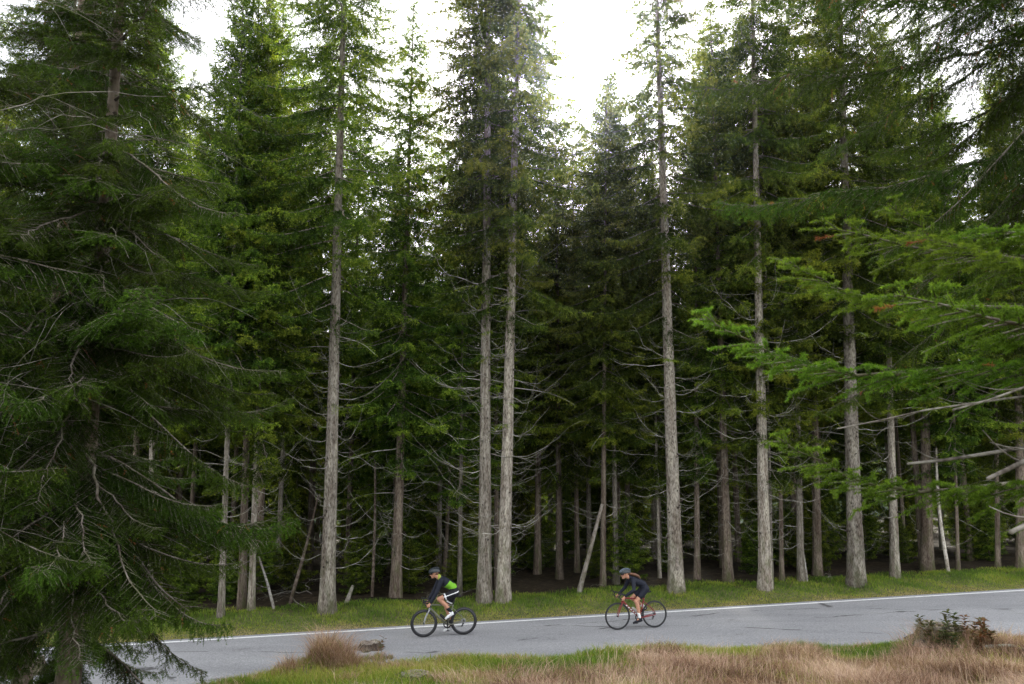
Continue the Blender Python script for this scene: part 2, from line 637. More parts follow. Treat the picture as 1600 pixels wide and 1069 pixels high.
def prisms(mb_, S, E, r0, r1, mi, tint=0.0):
    """three-sided tapered twigs from S to E"""
    n = len(S)
    D = unit(E - S)
    ref = np.where(np.abs(D[:, 2:3]) < 0.9, np.array([[0, 0, 1.0]]), np.array([[1.0, 0, 0]]))
    A = unit(np.cross(D, ref))
    B = np.cross(A, D)
    V = []
    for k in range(3):
        a = k * 2 * math.pi / 3
        V.append(S + r0[:, None] * (math.cos(a) * A + math.sin(a) * B))
    for k in range(3):
        a = k * 2 * math.pi / 3
        V.append(E + r1[:, None] * (math.cos(a) * A + math.sin(a) * B))
    V = np.stack(V, 1).reshape(-1, 3)
    f = np.array([(0, 1, 4, 3), (1, 2, 5, 4), (2, 0, 3, 5)])
    Q = (np.arange(n)[:, None, None] * 6 + f[None]).reshape(-1, 4)
    mb_.add(V, quads=Q, mi=mi, tint=tint)


def needles_on(mb_, S, D, L, g, dens, nl, nw, tint0, mi=0, spread=55, tipboost=0.42, dead=0.0):
    cnt = np.maximum(2, (L * dens).astype(int))
    i = np.repeat(np.arange(len(S)), cnt)
    n = len(i)
    s = rng.uniform(0.02, 1.0, n) * L[i]
    P = S[i] + D[i] * s[:, None]
    P[:, 2] -= g[i] * s * s
    d = D[i].copy()
    d[:, 2] -= 2 * g[i] * s
    d = unit(d)
    A = unit(np.cross(d, np.array([[0.01, 0.02, 1.0]])))
    B = np.cross(A, d)
    ph = rng.uniform(0, 2 * math.pi, n)
    sp = np.radians(spread + rng.uniform(-15, 15, n))
    Nn = d * np.cos(sp)[:, None] + (A * np.cos(ph)[:, None] + B * np.sin(ph)[:, None]) * np.sin(sp)[:, None]
    ln = nl * rng.uniform(0.7, 1.15, n)
    Wv = unit(np.cross(Nn, rng.normal(size=(n, 3)))) * (nw * 0.5)
    V = np.stack([P - Wv, P + Wv, P + Nn * ln[:, None]], 1).reshape(-1, 3)
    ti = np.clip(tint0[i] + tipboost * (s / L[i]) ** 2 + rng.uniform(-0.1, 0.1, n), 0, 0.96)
    if dead > 0:
        ti = np.where(rng.uniform(0, 1, len(S))[i] < dead, 1.0, ti)
    mb_.add(V, tris=np.arange(n * 3).reshape(-1, 3), tint=np.repeat(ti, 3), mi=mi)


def branch(L, droop, tip_up, sp2, l2, ang2, g2, sp3, l3, dens, nl, nw, live=0.2, axis_r=0.012, wood2=True, sides=5, base_tint=0.25, dead=0.0, hang=0.25):
    """one spruce limb along +X: curved axis, side shoots, short shoots on those, needles on all"""
    m_ = MB()
    n = max(8, int(L * 8))
    t = np.linspace(0, 1, n)
    wob = np.cumsum(rng.normal(0, 0.012, n)) * L
    A = np.stack([t * L * (1 - 0.08 * droop), wob, -droop * L * t ** 1.6 + tip_up * L * t ** 4], -1)
    tube(m_, A, axis_r * (1.05 - t * 0.9), sides, mi=1, cap=False)
    T = unit(np.gradient(A, axis=0))
    ts = np.arange(live, 1.0, sp2 / L)
    ts = np.clip(np.concatenate([ts, ts + 0.4 * sp2 / L]) + rng.uniform(-0.3, 0.3, 2 * len(ts)) * sp2 / L, live * 0.8, 0.995)
    side = np.concatenate([np.ones(len(ts) // 2), -np.ones(len(ts) // 2)])
    P = np.stack([np.interp(ts, t, A[:, k]) for k in range(3)], -1)
    Tt = unit(np.stack([np.interp(ts, t, T[:, k]) for k in range(3)], -1))
    a = np.radians(ang2 + rng.uniform(-14, 14, len(ts)))
    D = Tt * np.cos(a)[:, None] + np.array([0, 1.0, 0]) * (side * np.sin(a))[:, None]
    D[:, 2] += rng.uniform(-hang, 0.12, len(ts))
    D = unit(D)
    env = np.minimum(1, (ts - live * 0.6) / 0.22 + 0.35) * (1.12 - 0.92 * ts)
    Ln = np.maximum(0.05, l2 * env * rng.uniform(0.55, 1.12, len(ts)))
    g = g2 * rng.uniform(0.5, 1.4, len(ts))
    tip = A[-2:-1].copy()
    S_all, D_all, L_all, g_all = [P, tip], [D, T[-1:]], [Ln, np.array([0.12 * l2 + 0.06])], [g, np.zeros(1)]
    if wood2:
        E_ = P + D * (Ln * 0.55)[:, None]
        E_[:, 2] -= g * (Ln * 0.55) ** 2
        E2 = P + D * Ln[:, None]
        E2[:, 2] -= g * Ln ** 2
        rr = np.full(len(P), axis_r * 0.26)
        prisms(m_, P, E_, rr, rr * 0.7, 1)
        prisms(m_, E_, E2, rr * 0.7, rr * 0.3, 1)
    if sp3:
        c3 = np.maximum(1, (Ln / sp3).astype(int))
        i = np.repeat(np.arange(len(P)), c3)
        s = rng.uniform(0.08, 1.0, len(i)) * Ln[i]
        P3 = P[i] + D[i] * s[:, None]
        P3[:, 2] -= g[i] * s * s
        d = D[i].copy()
        d[:, 2] -= 2 * g[i] * s
        d = unit(d)
        A3 = unit(np.cross(d, np.array([[0, 0, 1.0]])))
        sg = rng.choice([-1.0, 1.0], len(i))
        b3 = np.radians(rng.uniform(38, 62, len(i)))
        D3 = d * np.cos(b3)[:, None] + A3 * (sg * np.sin(b3))[:, None]
        D3[:, 2] -= rng.uniform(0.0, 2.0 * hang, len(i))
        D3 = unit(D3)
        L3 = l3 * (1.1 - 0.7 * s / Ln[i]) * rng.uniform(0.5, 1.15, len(i))
        S_all.append(P3); D_all.append(D3); L_all.append(L3); g_all.append(np.full(len(i), g2 * 0.8))
    S_, D_, L_, g_ = map(np.concatenate, (S_all, D_all, L_all, g_all))
    r = S_[:, 0] / L
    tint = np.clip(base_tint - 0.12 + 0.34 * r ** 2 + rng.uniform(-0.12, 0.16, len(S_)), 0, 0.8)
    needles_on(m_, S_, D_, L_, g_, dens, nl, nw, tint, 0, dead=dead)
    return m_


def spare_twig(L, rise, n_side, r0, seed_curve=0.0, sides=4, low=0.12):
    """a bare dead limb along +X that sags first and sweeps up towards its tip"""
    m_ = MB()
    n = 14
    t = np.linspace(0, 1, n)
    y = np.cumsum(rng.normal(0, 0.022, n)) * L
    z = -low * L * np.sin(t * math.pi * 0.55) + rise * L * t ** 2.3 + np.cumsum(rng.normal(0, 0.011, n)) * L
    A = np.stack([t * L * (1 - 0.25 * rise), y + seed_curve * t * t * L, z], -1)
    tube(m_, A, r0 * (1.0 - 0.82 * t), sides, cap=False)
    T = unit(np.gradient(A, axis=0))
    for k in range(n_side):
        u = rng.uniform(0.25, 0.97)
        j = min(n - 1, int(u * (n - 1)))
        l2 = L * rng.uniform(0.10, 0.34) * (1.2 - u)
        sgn = rng.choice([-1, 1])
        d = T[j] * 0.8 + np.array([0, sgn * rng.uniform(0.35, 0.9), rng.uniform(-0.35, 0.35)])
        d /= np.linalg.norm(d)
        tt = np.linspace(0, 1, 5)
        B = A[j] + d * (tt * l2)[:, None]
        B[:, 2] += rng.uniform(-0.1, 0.35) * l2 * tt ** 2
        tube(m_, B, r0 * 0.42 * (1 - 0.75 * tt) * (1 - 0.5 * u), 3, cap=False)
    return m_


# ------------------------------------------------------------------ spruce crowns and trunks (shared meshes)
mid_T = {}
for Ln, dr, tu in ((0.5, -0.25, 0.0), (1.0, -0.05, 0.1), (1.6, 0.22, 0.18), (2.2, 0.30, 0.22), (2.8, 0.36, 0.26)):
    mid_T[Ln] = []
    for k in range(3):
        l2 = min(0.80, 0.36 * Ln + 0.12)
        b_ = branch(Ln, dr + rng.uniform(-0.06, 0.06), tu, 0.085, l2, 58, 0.8, 0.15, 0.20, 46, 0.090, 0.027, live=0.12, axis_r=0.006 + 0.006 * Ln, wood2=False, sides=3, base_tint=0.28, hang=0.7)
        mid_T[Ln].append(b_.arrays())
KEYS = np.array(sorted(mid_T))


def place(m_, arr, Mt, off, dt):
    v, t, q, tm, qm, ti = arr
    n0 = m_.n
    m_.v.append(v @ Mt.T + off)
    m_.tint.append(np.clip(ti + dt, 0, 0.97))
    m_.t.append(t + n0); m_.tm.append(tm)
    m_.q.append(q + n0); m_.qm.append(qm)
    m_.n += len(v)


def rot(az, el, roll):
    return np.array((Matrix.Rotation(az, 3, 'Z') @ Matrix.Rotation(-el, 3, 'Y') @ Matrix.Rotation(roll, 3, 'X')))


def crown(Ht, hb, rmax, gap=0.50, per=6, thin=0.55, density=1.0):
    m_ = MB()
    z = hb
    while z < Ht - 0.15:
        f = (z - hb) / (Ht - hb)
        rad = rmax * (1 - f) ** 0.70 * min(1.0, 0.62 + 2.2 * f)
        keep = min(1.0, thin + 1.6 * f) * density
        k = per if f < 0.8 else 5
        a0 = rng.uniform(0, 6.28)
        for j in range(k):
            if rng.uniform() > keep:
                continue
            Lb = max(0.22, rad * rng.uniform(0.72, 1.18))
            key = KEYS[np.argmin(np.abs(KEYS - Lb))]
            arr = mid_T[float(key)][rng.integers(0, 3)]
            el = R(-14 + 52 * f ** 1.6 + rng.uniform(-9, 9))
            sc = Lb / key
            Mt = rot(a0 + j * 6.283 / k + rng.uniform(-0.25, 0.25), el, rng.uniform(-0.25, 0.25)) * sc
            place(m_, arr, Mt, np.array([0, 0, z + rng.uniform(-0.12, 0.12)]), rng.uniform(-0.15, 0.28))
        z += gap * rng.uniform(0.8, 1.15) * (1 - 0.45 * f)
    Mt = rot(0, math.pi / 2, 0)
    place(m_, mid_T[0.5][0], Mt, np.array([0, 0, Ht - 0.45]), 0.1)
    return m_


def trunk(Ht, r0, knots=True, lean=0.0, sides=14):
    """tapered bole with butt flare, a slight sweep and knots at the whorls"""
    m_ = MB()
    n = int(Ht / 0.22)
    t = np.linspace(0, 1, n)
    z = t * Ht
    r = r0 * (1 - 0.93 * t ** 0.92) * (1 + 0.34 * np.exp(-z / 0.35) + 0.10 * np.exp(-z / 1.6))
    r = r * (1 + rng.normal(0, 0.012, n))
    ax = np.cumsum(rng.normal(0, 0.010, n)) * 0.35
    ay = np.cumsum(rng.normal(0, 0.010, n)) * 0.35
    ax += lean * t * t * Ht
    pts = np.stack([ax, ay, z - 0.25 * (t == 0)], -1)
    tube(m_, pts, r, sides, jitter=0.035)
    if knots:
        zz = 1.2
        while zz < Ht * 0.62:
            j = np.searchsorted(z, zz)
            for k in range(rng.integers(2, 6)):
                a = rng.uniform(0, 6.28)
                d = np.array([math.cos(a), math.sin(a), rng.uniform(-0.1, 0.35)])
                p0 = pts[j] + d * r[j] * 0.88
                p0[2] += rng.uniform(-0.1, 0.1)
                ln = r[j] * rng.uniform(0.22, 0.42) + (rng.uniform(0, 0.14) if rng.uniform() < 0.3 else 0)
                kr = rng.uniform(0.014, 0.030)
                tube(m_, np.stack([p0, p0 + d * ln * 0.6, p0 + d * ln]), [kr * 1.5, kr, kr * 0.7], 5, tint=0.8)
            zz += rng.uniform(0.28, 0.55)
    return m_


CROWN = {  # name: (height, first live branch, radius, keep at the base of the crown)
    'high': (27.0, 8.6, 3.7, 0.36), 'high2': (26.5, 9.8, 3.5, 0.36), 'mid': (22.0, 6.2, 2.8, 0.5),
    'low': (19.0, 4.2, 2.6, 0.6), 'full': (16.0, 1.2, 2.7, 0.8),
}
CM, TM = {}, {}
for k_, (h_, hb_, rm_, th_) in CROWN.items():
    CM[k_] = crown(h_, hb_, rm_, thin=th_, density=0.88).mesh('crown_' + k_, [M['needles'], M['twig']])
    TM[k_] = [trunk(h_ - 0.1, 0.5).mesh('trunk_' + k_, M['bark'], True), None]
    b2 = TM[k_][0].copy()
    b2.materials[0] = M['bark_brown']
    TM[k_][1] = b2
young_c = crown(4.6, 0.35, 1.25, gap=0.30, per=6, thin=0.8).mesh('crown_young', [M['needles'], M['twig']])
young_t = trunk(4.5, 0.06, False, 0, 7).mesh('trunk_young', M['bark_brown'], True)

DEAD = [spare_twig(rng.uniform(1.5, 3.6), rng.choice([rng.uniform(-0.2, 0.15), rng.uniform(0.2, 0.5), rng.uniform(0.35, 0.75), rng.uniform(0.35, 0.7)]), rng.integers(8, 20), rng.uniform(0.008, 0.016), rng.uniform(-0.35, 0.35), 4, rng.uniform(0.02, 0.2)).mesh('dead_limb', M['deadwood'], True) for _ in range(26)]
SPRIG = []
for _ in range(3):
    b_ = branch(1.3, 0.1, -0.12, 0.06, 0.42, 55, 0.6, 0, 0, 70, 0.05, 0.012, live=0.45, axis_r=0.012, wood2=False, sides=4, base_tint=0.5, hang=0.4)
    SPRIG.append(b_.mesh('green_sprig', [M['needles'], M['deadwood']]))


def spruce(name, loc, kind, dia, label, cat='tree', group=None, brown=False, n_dead=0, dead_top=9.0, hs=1.0, lean=(0, 0), sprigs=0, bare_crown=False, cs=1.0):
    t = thing(name, label, cat, loc, 0, group)
    t.rotation_euler = (lean[0], lean[1], random.uniform(0, 6.28) if lean == (0, 0) else 0)
    h_, hb_, rm_, th_ = CROWN[kind]
    tr = link('trunk', TM[kind][1 if brown else 0], t)
    s = dia / 1.12
    tr.scale = (s, s, hs)
    tr.rotation_euler = (0, 0, random.uniform(0, 6.28))
    cr = link('crown', CM[kind], t)
    cr.scale = (hs * cs, hs * cs, hs)
    cr.rotation_euler = (0, 0, random.uniform(0, 6.28))
    for k in range(n_dead):
        z = 1.0 + (dead_top - 1.0) * (k + random.uniform(0, 1)) / n_dead
        d = link('dead_branch', DEAD[random.randrange(len(DEAD))], t)
        az = random.uniform(0, 6.28)
        d.location = (0.2 * dia * math.cos(az), 0.2 * dia * math.sin(az), z)
        d.rotation_euler = Euler((random.uniform(-0.3, 0.3), R(random.uniform(-16, 22)), az))
        sc = random.choice([random.uniform(0.25, 0.6), random.uniform(0.45, 0.8), random.uniform(0.7, 1.05)]) * min(1.0, 0.62 + 0.08 * z)
        d.scale = (sc, sc, sc)
    for k in range(sprigs):
        z = random.uniform(0.42, 1.0) * dead_top + 1.0
        d = link('live_branch', SPRIG[random.randrange(3)], t)
        az = random.uniform(0, 6.28)
        d.location = (0.3 * dia * math.cos(az), 0.3 * dia * math.sin(az), z)
        d.rotation_euler = Euler((random.uniform(-0.3, 0.3), R(random.uniform(-10, 15)), az))
        sc = random.uniform(0.7, 1.5)
        d.scale = (sc, sc, sc)
    return t


def lean_for(base, ub, vb, ut, vt):
    """sideways lean (about Y) that takes the stem from its base towards photo pixel ut, vt at the same depth"""
    top = at(ut, vt, base.y)
    return math.atan2(top.x - base.x, top.z - base.z)


placed = []
# photo base u, v; width px; a higher point of the stem u, v; crown kind; height scale; brown bark; dead limbs; sprigs; extra depth; label
FRONT = [
    (511, 958, 25, 529, 300, 'high', 1.00, 0, 84, 10, 0, 'tall grey spruce, first thick trunk ahead of the green-shirted cyclist, many arched bare branches'),
    (757, 940, 23, 761, 250, 'high2', 1.05, 0, 90, 4, 0, 'upright grey spruce of the twin pair behind the green-shirted cyclist, arched dead branches'),
    (786, 939, 23, 804, 260, 'high', 1.02, 0, 60, 12, 0, 'tall pale spruce leaning a little away from its close twin behind the green-shirted cyclist'),
    (1057, 926, 25, 1033, 220, 'high', 0.98, 0, 76, 5, 0, 'tall grey spruce beside the dark-clad cyclist with a pale bark scar near its foot'),
    (1196, 920, 21, 1181, 260, 'high2', 1.00, 0, 84, 8, 0, 'grey spruce with crowded short dead twigs and a thin stem pressed against it'),
    (1338, 914, 27, 1317, 200, 'high', 1.00, 0, 30, 6, 0, 'thickest grey spruce trunk on the verge, bare and rough with few dead twigs'),
    (618, 947, 18, 638, 300, 'low', 1.05, 1, 60, 4, 1.6, 'brown-barked spruce with a pointed top rising free against the sky'),
    (1138, 921, 16, 1124, 480, 'mid', 0.95, 1, 46, 5, 1.2, 'slim brownish spruce between the scarred trunk and the twiggy one'),
    (1399, 910, 15, 1390, 600, 'mid', 0.95, 0, 14, 5, 0.8, 'slim smooth grey spruce next to the thickest trunk'),
    (1252, 914, 12, 1243, 500, 'mid', 1.02, 0, 12, 6, 0.5, 'slender pale spruce stem with few twigs beside a dark brown trunk'),
    (1278, 914, 15, 1272, 600, 'mid', 0.92, 1, 16, 3, 2.0, 'dark brown spruce standing in shade beside a slender pale stem'),
    (1450, 905, 19, 1444, 600, 'mid', 1.00, 1, 14, 4, 2.0, 'dark reddish brown spruce in shade beyond the slim smooth grey one'),
    (345, 968, 11, 360, 560, 'mid', 0.90, 0, 12, 5, 0.2, 'slender pale spruce, outermost of three thin stems behind drooping branches'),
    (377, 966, 14, 388, 580, 'mid', 0.95, 1, 14, 5, 1.0, 'slender brown spruce, middle of three thin stems behind drooping branches'),
    (392, 964, 11, 404, 590, 'low', 1.00, 0, 14, 4, 0.6, 'slender grey spruce, inner one of three thin stems behind drooping branches'),
    (718, 938, 8, 722, 560, 'low', 0.85, 0, 22, 1, 0.6, 'very thin pale spruce stem just behind the green-shirted cyclist'),
    (776, 934, 9, 775, 560, 'low', 0.95, 1, 14, 1, 2.2, 'thin reddish spruce stem seen in the gap between the twin trunks'),
    (840, 920, 12, 842, 600, 'low', 1.05, 1, 16, 2, 3.2, 'dark brown spruce in deep shade between the twins and the leaning pole'),
    (942, 930, 10, 944, 620, 'mid', 0.85, 1, 18, 2, 1.4, 'slim dark spruce just beyond the leaning bare pole'),
    (966, 925, 13, 962, 600, 'low', 1.0, 1, 18, 2, 3.4, 'dark spruce in deep shade above the dark-clad cyclist'),
    (1031, 912, 6, 1024, 640, 'low', 0.8, 0, 12, 1, 1.0, 'very thin spruce stem close beside the scarred trunk'),
    (1090, 922, 10, 1088, 600, 'low', 0.95, 1, 20, 2, 1.8, 'thin dark spruce midway between the scarred trunk and its slim brownish neighbour'),
    (1222, 918, 8, 1218, 640, 'low', 0.95, 1, 12, 2, 1.0, 'thin brown spruce stem between the twiggy trunk and the slender pale stem'),
    (1206, 919, 6, 1198, 500, 'low', 0.90, 0, 8, 2, 0.5, 'thin pale spruce stem pressed against the twiggy grey trunk'),
    (1560, 897, 8, 1556, 640, 'low', 0.95, 1, 10, 2, 1.0, 'thin dark spruce beyond the grassy rise at the upper end of the road'),
    (1596, 895, 15, 1590, 560, 'mid', 1.0, 1, 12, 3, 0.6, 'dark spruce on the grassy rise at the uppermost end of the road'),
    (1498, 903, 6, 1490, 640, 'low', 0.95, 1, 10, 2, 1.5, 'thin dark spruce next to a leaning pale birch stem'),
    (232, 962, 12, 240, 600, 'mid', 0.9, 0, 10, 2, 1.2, 'grey spruce across the road, half hidden by the big drooping spruce'),
    (205, 958, 13, 215, 600, 'mid', 1.0, 1, 10, 2, 2.6, 'brown spruce across the road, hidden by the big drooping spruce'),
    (90, 975, 18, 104, 500, 'high2', 0.95, 0, 16, 4, 1.2, 'grey spruce at the lower end of the road behind the drooping branches'),
]
for ub, vb, wp, ut, vt, kind, hs, br, nd, spg, dep, lab in FRONT:
    b = on_ground(ub, vb)
    if dep:
        rx, rz = ray(ub, vb)
        y = b.y + dep
        b = Vector((rx * y, y, gz(rx * y, y)))
    ly = lean_for(b, ub, vb, ut, vt)
    dia = wp * b.y / FPX * 1.02
    placed.append((b.x, b.y))
    n = 'spruce_tree'
    tall = CROWN[kind][1] * hs
    spruce(n, (b.x, b.y, b.z - 0.05), kind, dia, lab, 'tree', 'spruces along the far verge', bool(br), nd, tall, hs, (0.0, ly), spg)

# the scar on the trunk by the second cyclist, and the leaning bare stems
bS = on_ground(1057, 926)
for o in col.objects:
    if o.get('label', '').startswith('tall grey spruce beside the dark-clad'):
        ms = MB()
        ang = np.linspace(0, 2 * math.pi, 14, endpoint=False)
        rr = bS.y * 25 / FPX * 0.5
        ring = []
        for q_, off in ((1.0, 0.0), (0.72, 0.012)):
            for a_ in ang:
                yy = 0.055 * q_ * math.cos(a_)
                zz = 0.22 * q_ * math.sin(a_)
                ring.append((yy, -math.sqrt(max(0, rr * rr - yy * yy)) - 0.012 + off, 0.95 + zz))
        ring.append((0, -rr + 0.01, 0.95))
        qd = [(k, (k + 1) % 14, 14 + (k + 1) % 14, 14 + k) for k in range(14)]
        td = [(28, 14 + k, 14 + (k + 1) % 14) for k in range(14)]
        ms.add(ring, tris=td, quads=qd)
        sc_ = link('bark_scar', ms.mesh('bark_scar', M['cutwood']), o)
        sc_['label'] = 'pale oval scar in the bark'


def pole(name, label, cat, ub, vb, ut, vt, w0, w1, mat, dep=0.0, twigs=0, group=None, bend=0.05):
    b = on_ground(ub, vb)
    rx, rz = ray(ub, vb)
    y = b.y + dep
    b = Vector((rx * y, y, gz(rx * y, y)))
    top = at(ut, vt, y + 0.6)
    root = thing(name, label, cat, b, 0, group)
    d = top - b
    t = np.linspace(0, 1, 16)
    P = np.array([list(d * x) for x in t])
    P[:, 1] += bend * np.sin(t * 3.14) * d.length
    P[0, 2] -= 0.1
    m_ = MB()
    r = (w0 * (1 - t) + w1 * t) * y / FPX * 0.5
    tube(m_, P, r, 8, jitter=0.05)
    link('stem', m_.mesh('stem', mat, True), root)
    for k in range(twigs):
        j = 2 + int((k + 0.5) / twigs * 13)
        dd = link('dead_branch', DEAD[random.randrange(len(DEAD))], root)
        dd.location = P[j]
        dd.rotation_euler = Euler((0, R(random.uniform(-25, 10)), random.uniform(0, 6.28)))
        s_ = random.uniform(0.2, 0.5)
        dd.scale = (s_, s_, s_)
    return root


pole('leaning_pole', 'bare tan pole leaning in the shade between the two cyclists', 'dead tree', 904, 933, 941, 788, 8, 5, M['bark_pale'], 0.4, 0, bend=0.0)
pole('leaning_dead_stem', 'thin dead stem leaning between the three thin spruces and the first thick trunk', 'dead tree', 428, 958, 404, 870, 5, 3, M['deadwood'], 0.4, 7)
pole('leaning_dead_stem', 'brown dead sapling slanting up towards the first thick trunk', 'dead tree', 452, 952, 497, 775, 6, 3, M['bark_brown'], 0.8, 6)
pole('broken_snag', 'short broken snag at the foot of the first thick trunk', 'dead tree', 541, 948, 551, 916, 8, 5, M['bark_pale'], 0.6, 0, bend=0.0)
pole('birch_sapling', 'thin pale birch stem leaning among dark spruces near the rise', 'tree', 1483, 905, 1463, 700, 6, 3, M['bark_pale'], 0.8, 4)
pole('dead_sapling', 'thin dead sapling with pale stem in front of the twin trunks', 'dead tree', 694, 925, 706, 640, 7, 3, M['bark_brown'], 3.0, 14)
pole('dead_sapling', 'hair-thin dead sapling beside the dark brown trunk in the shade', 'dead tree', 1262, 915, 1246, 760, 4, 2, M['deadwood'], 0.6, 6)
pole('dead_sapling', 'hair-thin dead stem in shade behind the brown-barked spruce', 'dead tree', 581, 948, 586, 720, 5, 3, M['bark_brown'], 2.0, 8)

# trees placed one by one in the second rank, where their tops show against the sky
for u_, y_, vt_, kind, dia, br, lab in [
    (566, 29.5, 120, 'low', 0.26, 1, 'narrow dark spruce with its tip level beside the brown-barked pointed one'),
    (695, 31.0, 175, 'low', 0.24, 0, 'spruce with a tip filling the sky gap before the twin trunks'),
    (868, 29.0, 175, 'low', 0.28, 1, 'yellowish green spruce with a feathery tip close beyond the twin trunks'),
    (912, 33.0, 215, 'low', 0.25, 0, 'spruce under the sun with a tip dissolving in glare'),
    (893, 30.5, 130, 'low', 0.22, 1, 'slim spruce tip between the twin trunks and the sun'),
    (948, 27.5, 110, 'low', 0.22, 0, 'slim airy spruce whose tip stands right below the sun'),
    (968, 30.5, 185, 'low', 0.26, 1, 'spruce between the sun and the scarred trunk'),
    (1004, 34.0, 120, 'low', 0.27, 0, 'tall spruce tip just short of the scarred trunk'),
    (1098, 31.0, 40, 'mid', 0.30, 1, 'full crowned spruce rising behind the scarred trunk'),
    (1160, 29.0, 20, 'mid', 0.28, 0, 'full crowned spruce rising behind the twiggy trunk'),
    (1245, 33.0, 90, 'mid', 0.26, 1, 'dark crowned spruce rising behind the slender pale stem'),
    (1380, 30.0, 40, 'mid', 0.28, 1, 'dark crowned spruce rising behind the thickest trunk'),
]:
    rx, rz = ray(u_, vt_)
    x_ = rx * y_
    zg = gz(x_, y_)
    hs_ = (CZ + rz * y_ - zg) / CROWN[kind][0]
    placed.append((x_, y_))
    spruce('spruce_tree', (x_, y_, zg - 0.05), kind, dia, lab, 'tree', 'second rank spruces with tips on the sky', bool(br), 12, CROWN[kind][1] * hs_, hs_)

# trees behind the first rows
deep = 0
tries = 0
bands = [(26.5, 33, 36, 1.9), (33, 44, 70, 2.0), (44, 58, 70, 2.5), (58, 82, 60, 3.2)]
for y0b, y1b, cnt, dmin in bands:
    c_ = 0
    tries = 0
    while c_ < cnt and tries < 4000:
        tries += 1
        y = random.uniform(y0b, y1b)
        x = random.uniform(-0.74 * y - 2, 0.74 * y + 2)
        if road_w(x, y) < 3.6:
            continue
        if any((x - a) ** 2 + (y - b) ** 2 < dmin * dmin for a, b in placed):
            continue
        u = W / 2 + FPX * x / y
        # the wood opens a little towards the sun and the valley
        if y > 33 and 840 < u < 1010 and random.random() < 0.45:
            continue
        placed.append((x, y))
        kind = random.choice(['mid', 'low', 'low', 'full', 'full', 'full'])
        if y < 33 and abs(u - 640) > 110 and abs(u - 930) > 110:
            kind = random.choice(['high2', 'mid', 'mid', 'low', 'full', 'full'])
        hs = random.uniform(0.85, 1.08) if y < 33 else random.uniform(0.66, 0.92)
        if abs(u - 930) < 100 or abs(u - 640) < 90:
            kind = random.choice(['low', 'full', 'full'])
            hs = random.uniform(0.78, 0.92)
        brown = random.random() < 0.65
        nd = 12 if y < 33 else 0
        spruce('spruce_tree', (x, y, gz(x, y) - 0.05), kind, random.uniform(0.16, 0.36),
               ('brown-trunked spruce' if brown else 'grey-trunked spruce') + (' in the dim second rank of the wood' if y < 33 else ' deep in the dark wood'),
               'tree', ('second rank spruces' if y < 33 else 'deep wood spruces') + (', brown' if brown else ', grey'), brown, nd, CROWN[kind][1] * hs, hs)
        c_ += 1

# young spruces under the big ones
ycnt = 0
for (u, v, s_) in [(1276, 905, 0.6), (1290, 903, 0.8), (1510, 880, 0.8), (1542, 885, 0.7), (1180, 890, 0.7), (700, 905, 0.7), (560, 915, 0.8), (1110, 895, 0.8), (880, 900, 0.8), (990, 895, 0.9), (440, 925, 0.8), (300, 930, 0.9), (1420, 885, 0.7), (640, 915, 0.9), (1590, 870, 0.8), (100, 940, 1.0), (1040, 890, 0.9), (820, 903, 0.7)]:
    p = on_ground(u, v)
    y = p.y + 2.2 + (ycnt % 3) * 1.6
    rx, rz = ray(u, v)
    x = rx * y
    t = thing('young_spruce', 'small dark green young spruce growing in the shade under the tall trees', 'tree', (x, y, gz(x, y) - 0.03), random.uniform(0, 6.28), 'young spruces under the tall trees')
    a_ = link('trunk', young_t, t)
    b_ = link('crown', young_c, t)
    for q_ in (a_, b_):
        q_.scale = (s_, s_, s_ * random.uniform(0.9, 1.2))
    ycnt += 1
for k in range(34):
    x, y = from_road(random.uniform(-13, 20), random.uniform(4.2, 9.0))
    s_ = random.uniform(0.3, 0.62)
    t = thing('young_spruce', 'small dark green young spruce growing in the shade under the tall trees', 'tree', (x, y, gz(x, y) - 0.03), random.uniform(0, 6.28), 'young spruces under the tall trees')
    for nm_, me_ in (('trunk', young_t), ('crown', young_c)):
        q_ = link(nm_, me_, t)
        q_.scale = (s_ * 1.25, s_ * 1.25, s_)

for k in range(22):
    s__ = random.uniform(-13, 17)
    w__ = random.uniform(2.7, 8.0)
    x_, y_ = from_road(s__, w__)
    o = link('fallen_branch', DEAD[random.randrange(len(DEAD))], None, (x_, y_, gz(x_, y_) + 0.10))
    o.rotation_euler = (random.uniform(0, 6.28), random.uniform(-0.12, 0.05), random.uniform(0, 6.28))
    q_ = random.uniform(0.4, 1.0)
    o.scale = (q_, q_, q_ * 0.7)
    tag(o, 'fallen grey dead branch lying on the forest floor among the trunks', 'branch', 'fallen branches on the forest floor')

# ------------------------------------------------------------------ the near spruces (branch by branch)
LB = []
for Lb, dr, tu in ((1.6, 0.25, 0.10), (2.3, 0.42, 0.22), (2.3, 0.55, 0.25), (2.9, 0.5, 0.28), (4.3, 0.42, 0.2)):
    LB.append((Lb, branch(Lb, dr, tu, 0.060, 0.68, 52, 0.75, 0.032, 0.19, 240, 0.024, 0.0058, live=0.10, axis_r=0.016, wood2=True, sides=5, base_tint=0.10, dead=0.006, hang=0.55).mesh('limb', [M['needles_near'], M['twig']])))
RB = []
for Lb, dr, tu in ((2.6, 0.10, 0.10), (3.4, 0.16, 0.16), (2.2, 0.26, 0.12)):
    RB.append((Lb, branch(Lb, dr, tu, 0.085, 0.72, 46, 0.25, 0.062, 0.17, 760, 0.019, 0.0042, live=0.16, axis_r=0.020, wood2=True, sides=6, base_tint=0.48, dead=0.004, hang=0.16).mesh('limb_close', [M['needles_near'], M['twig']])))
DT = [spare_twig(rng.uniform(1.2, 2.4), rng.uniform(-0.75, -0.1), rng.integers(6, 12), rng.uniform(0.004, 0.009), rng.uniform(-0.45, 0.45), 4, -0.1).mesh('bare_limb', M['bare'], True) for _ in range(8)]


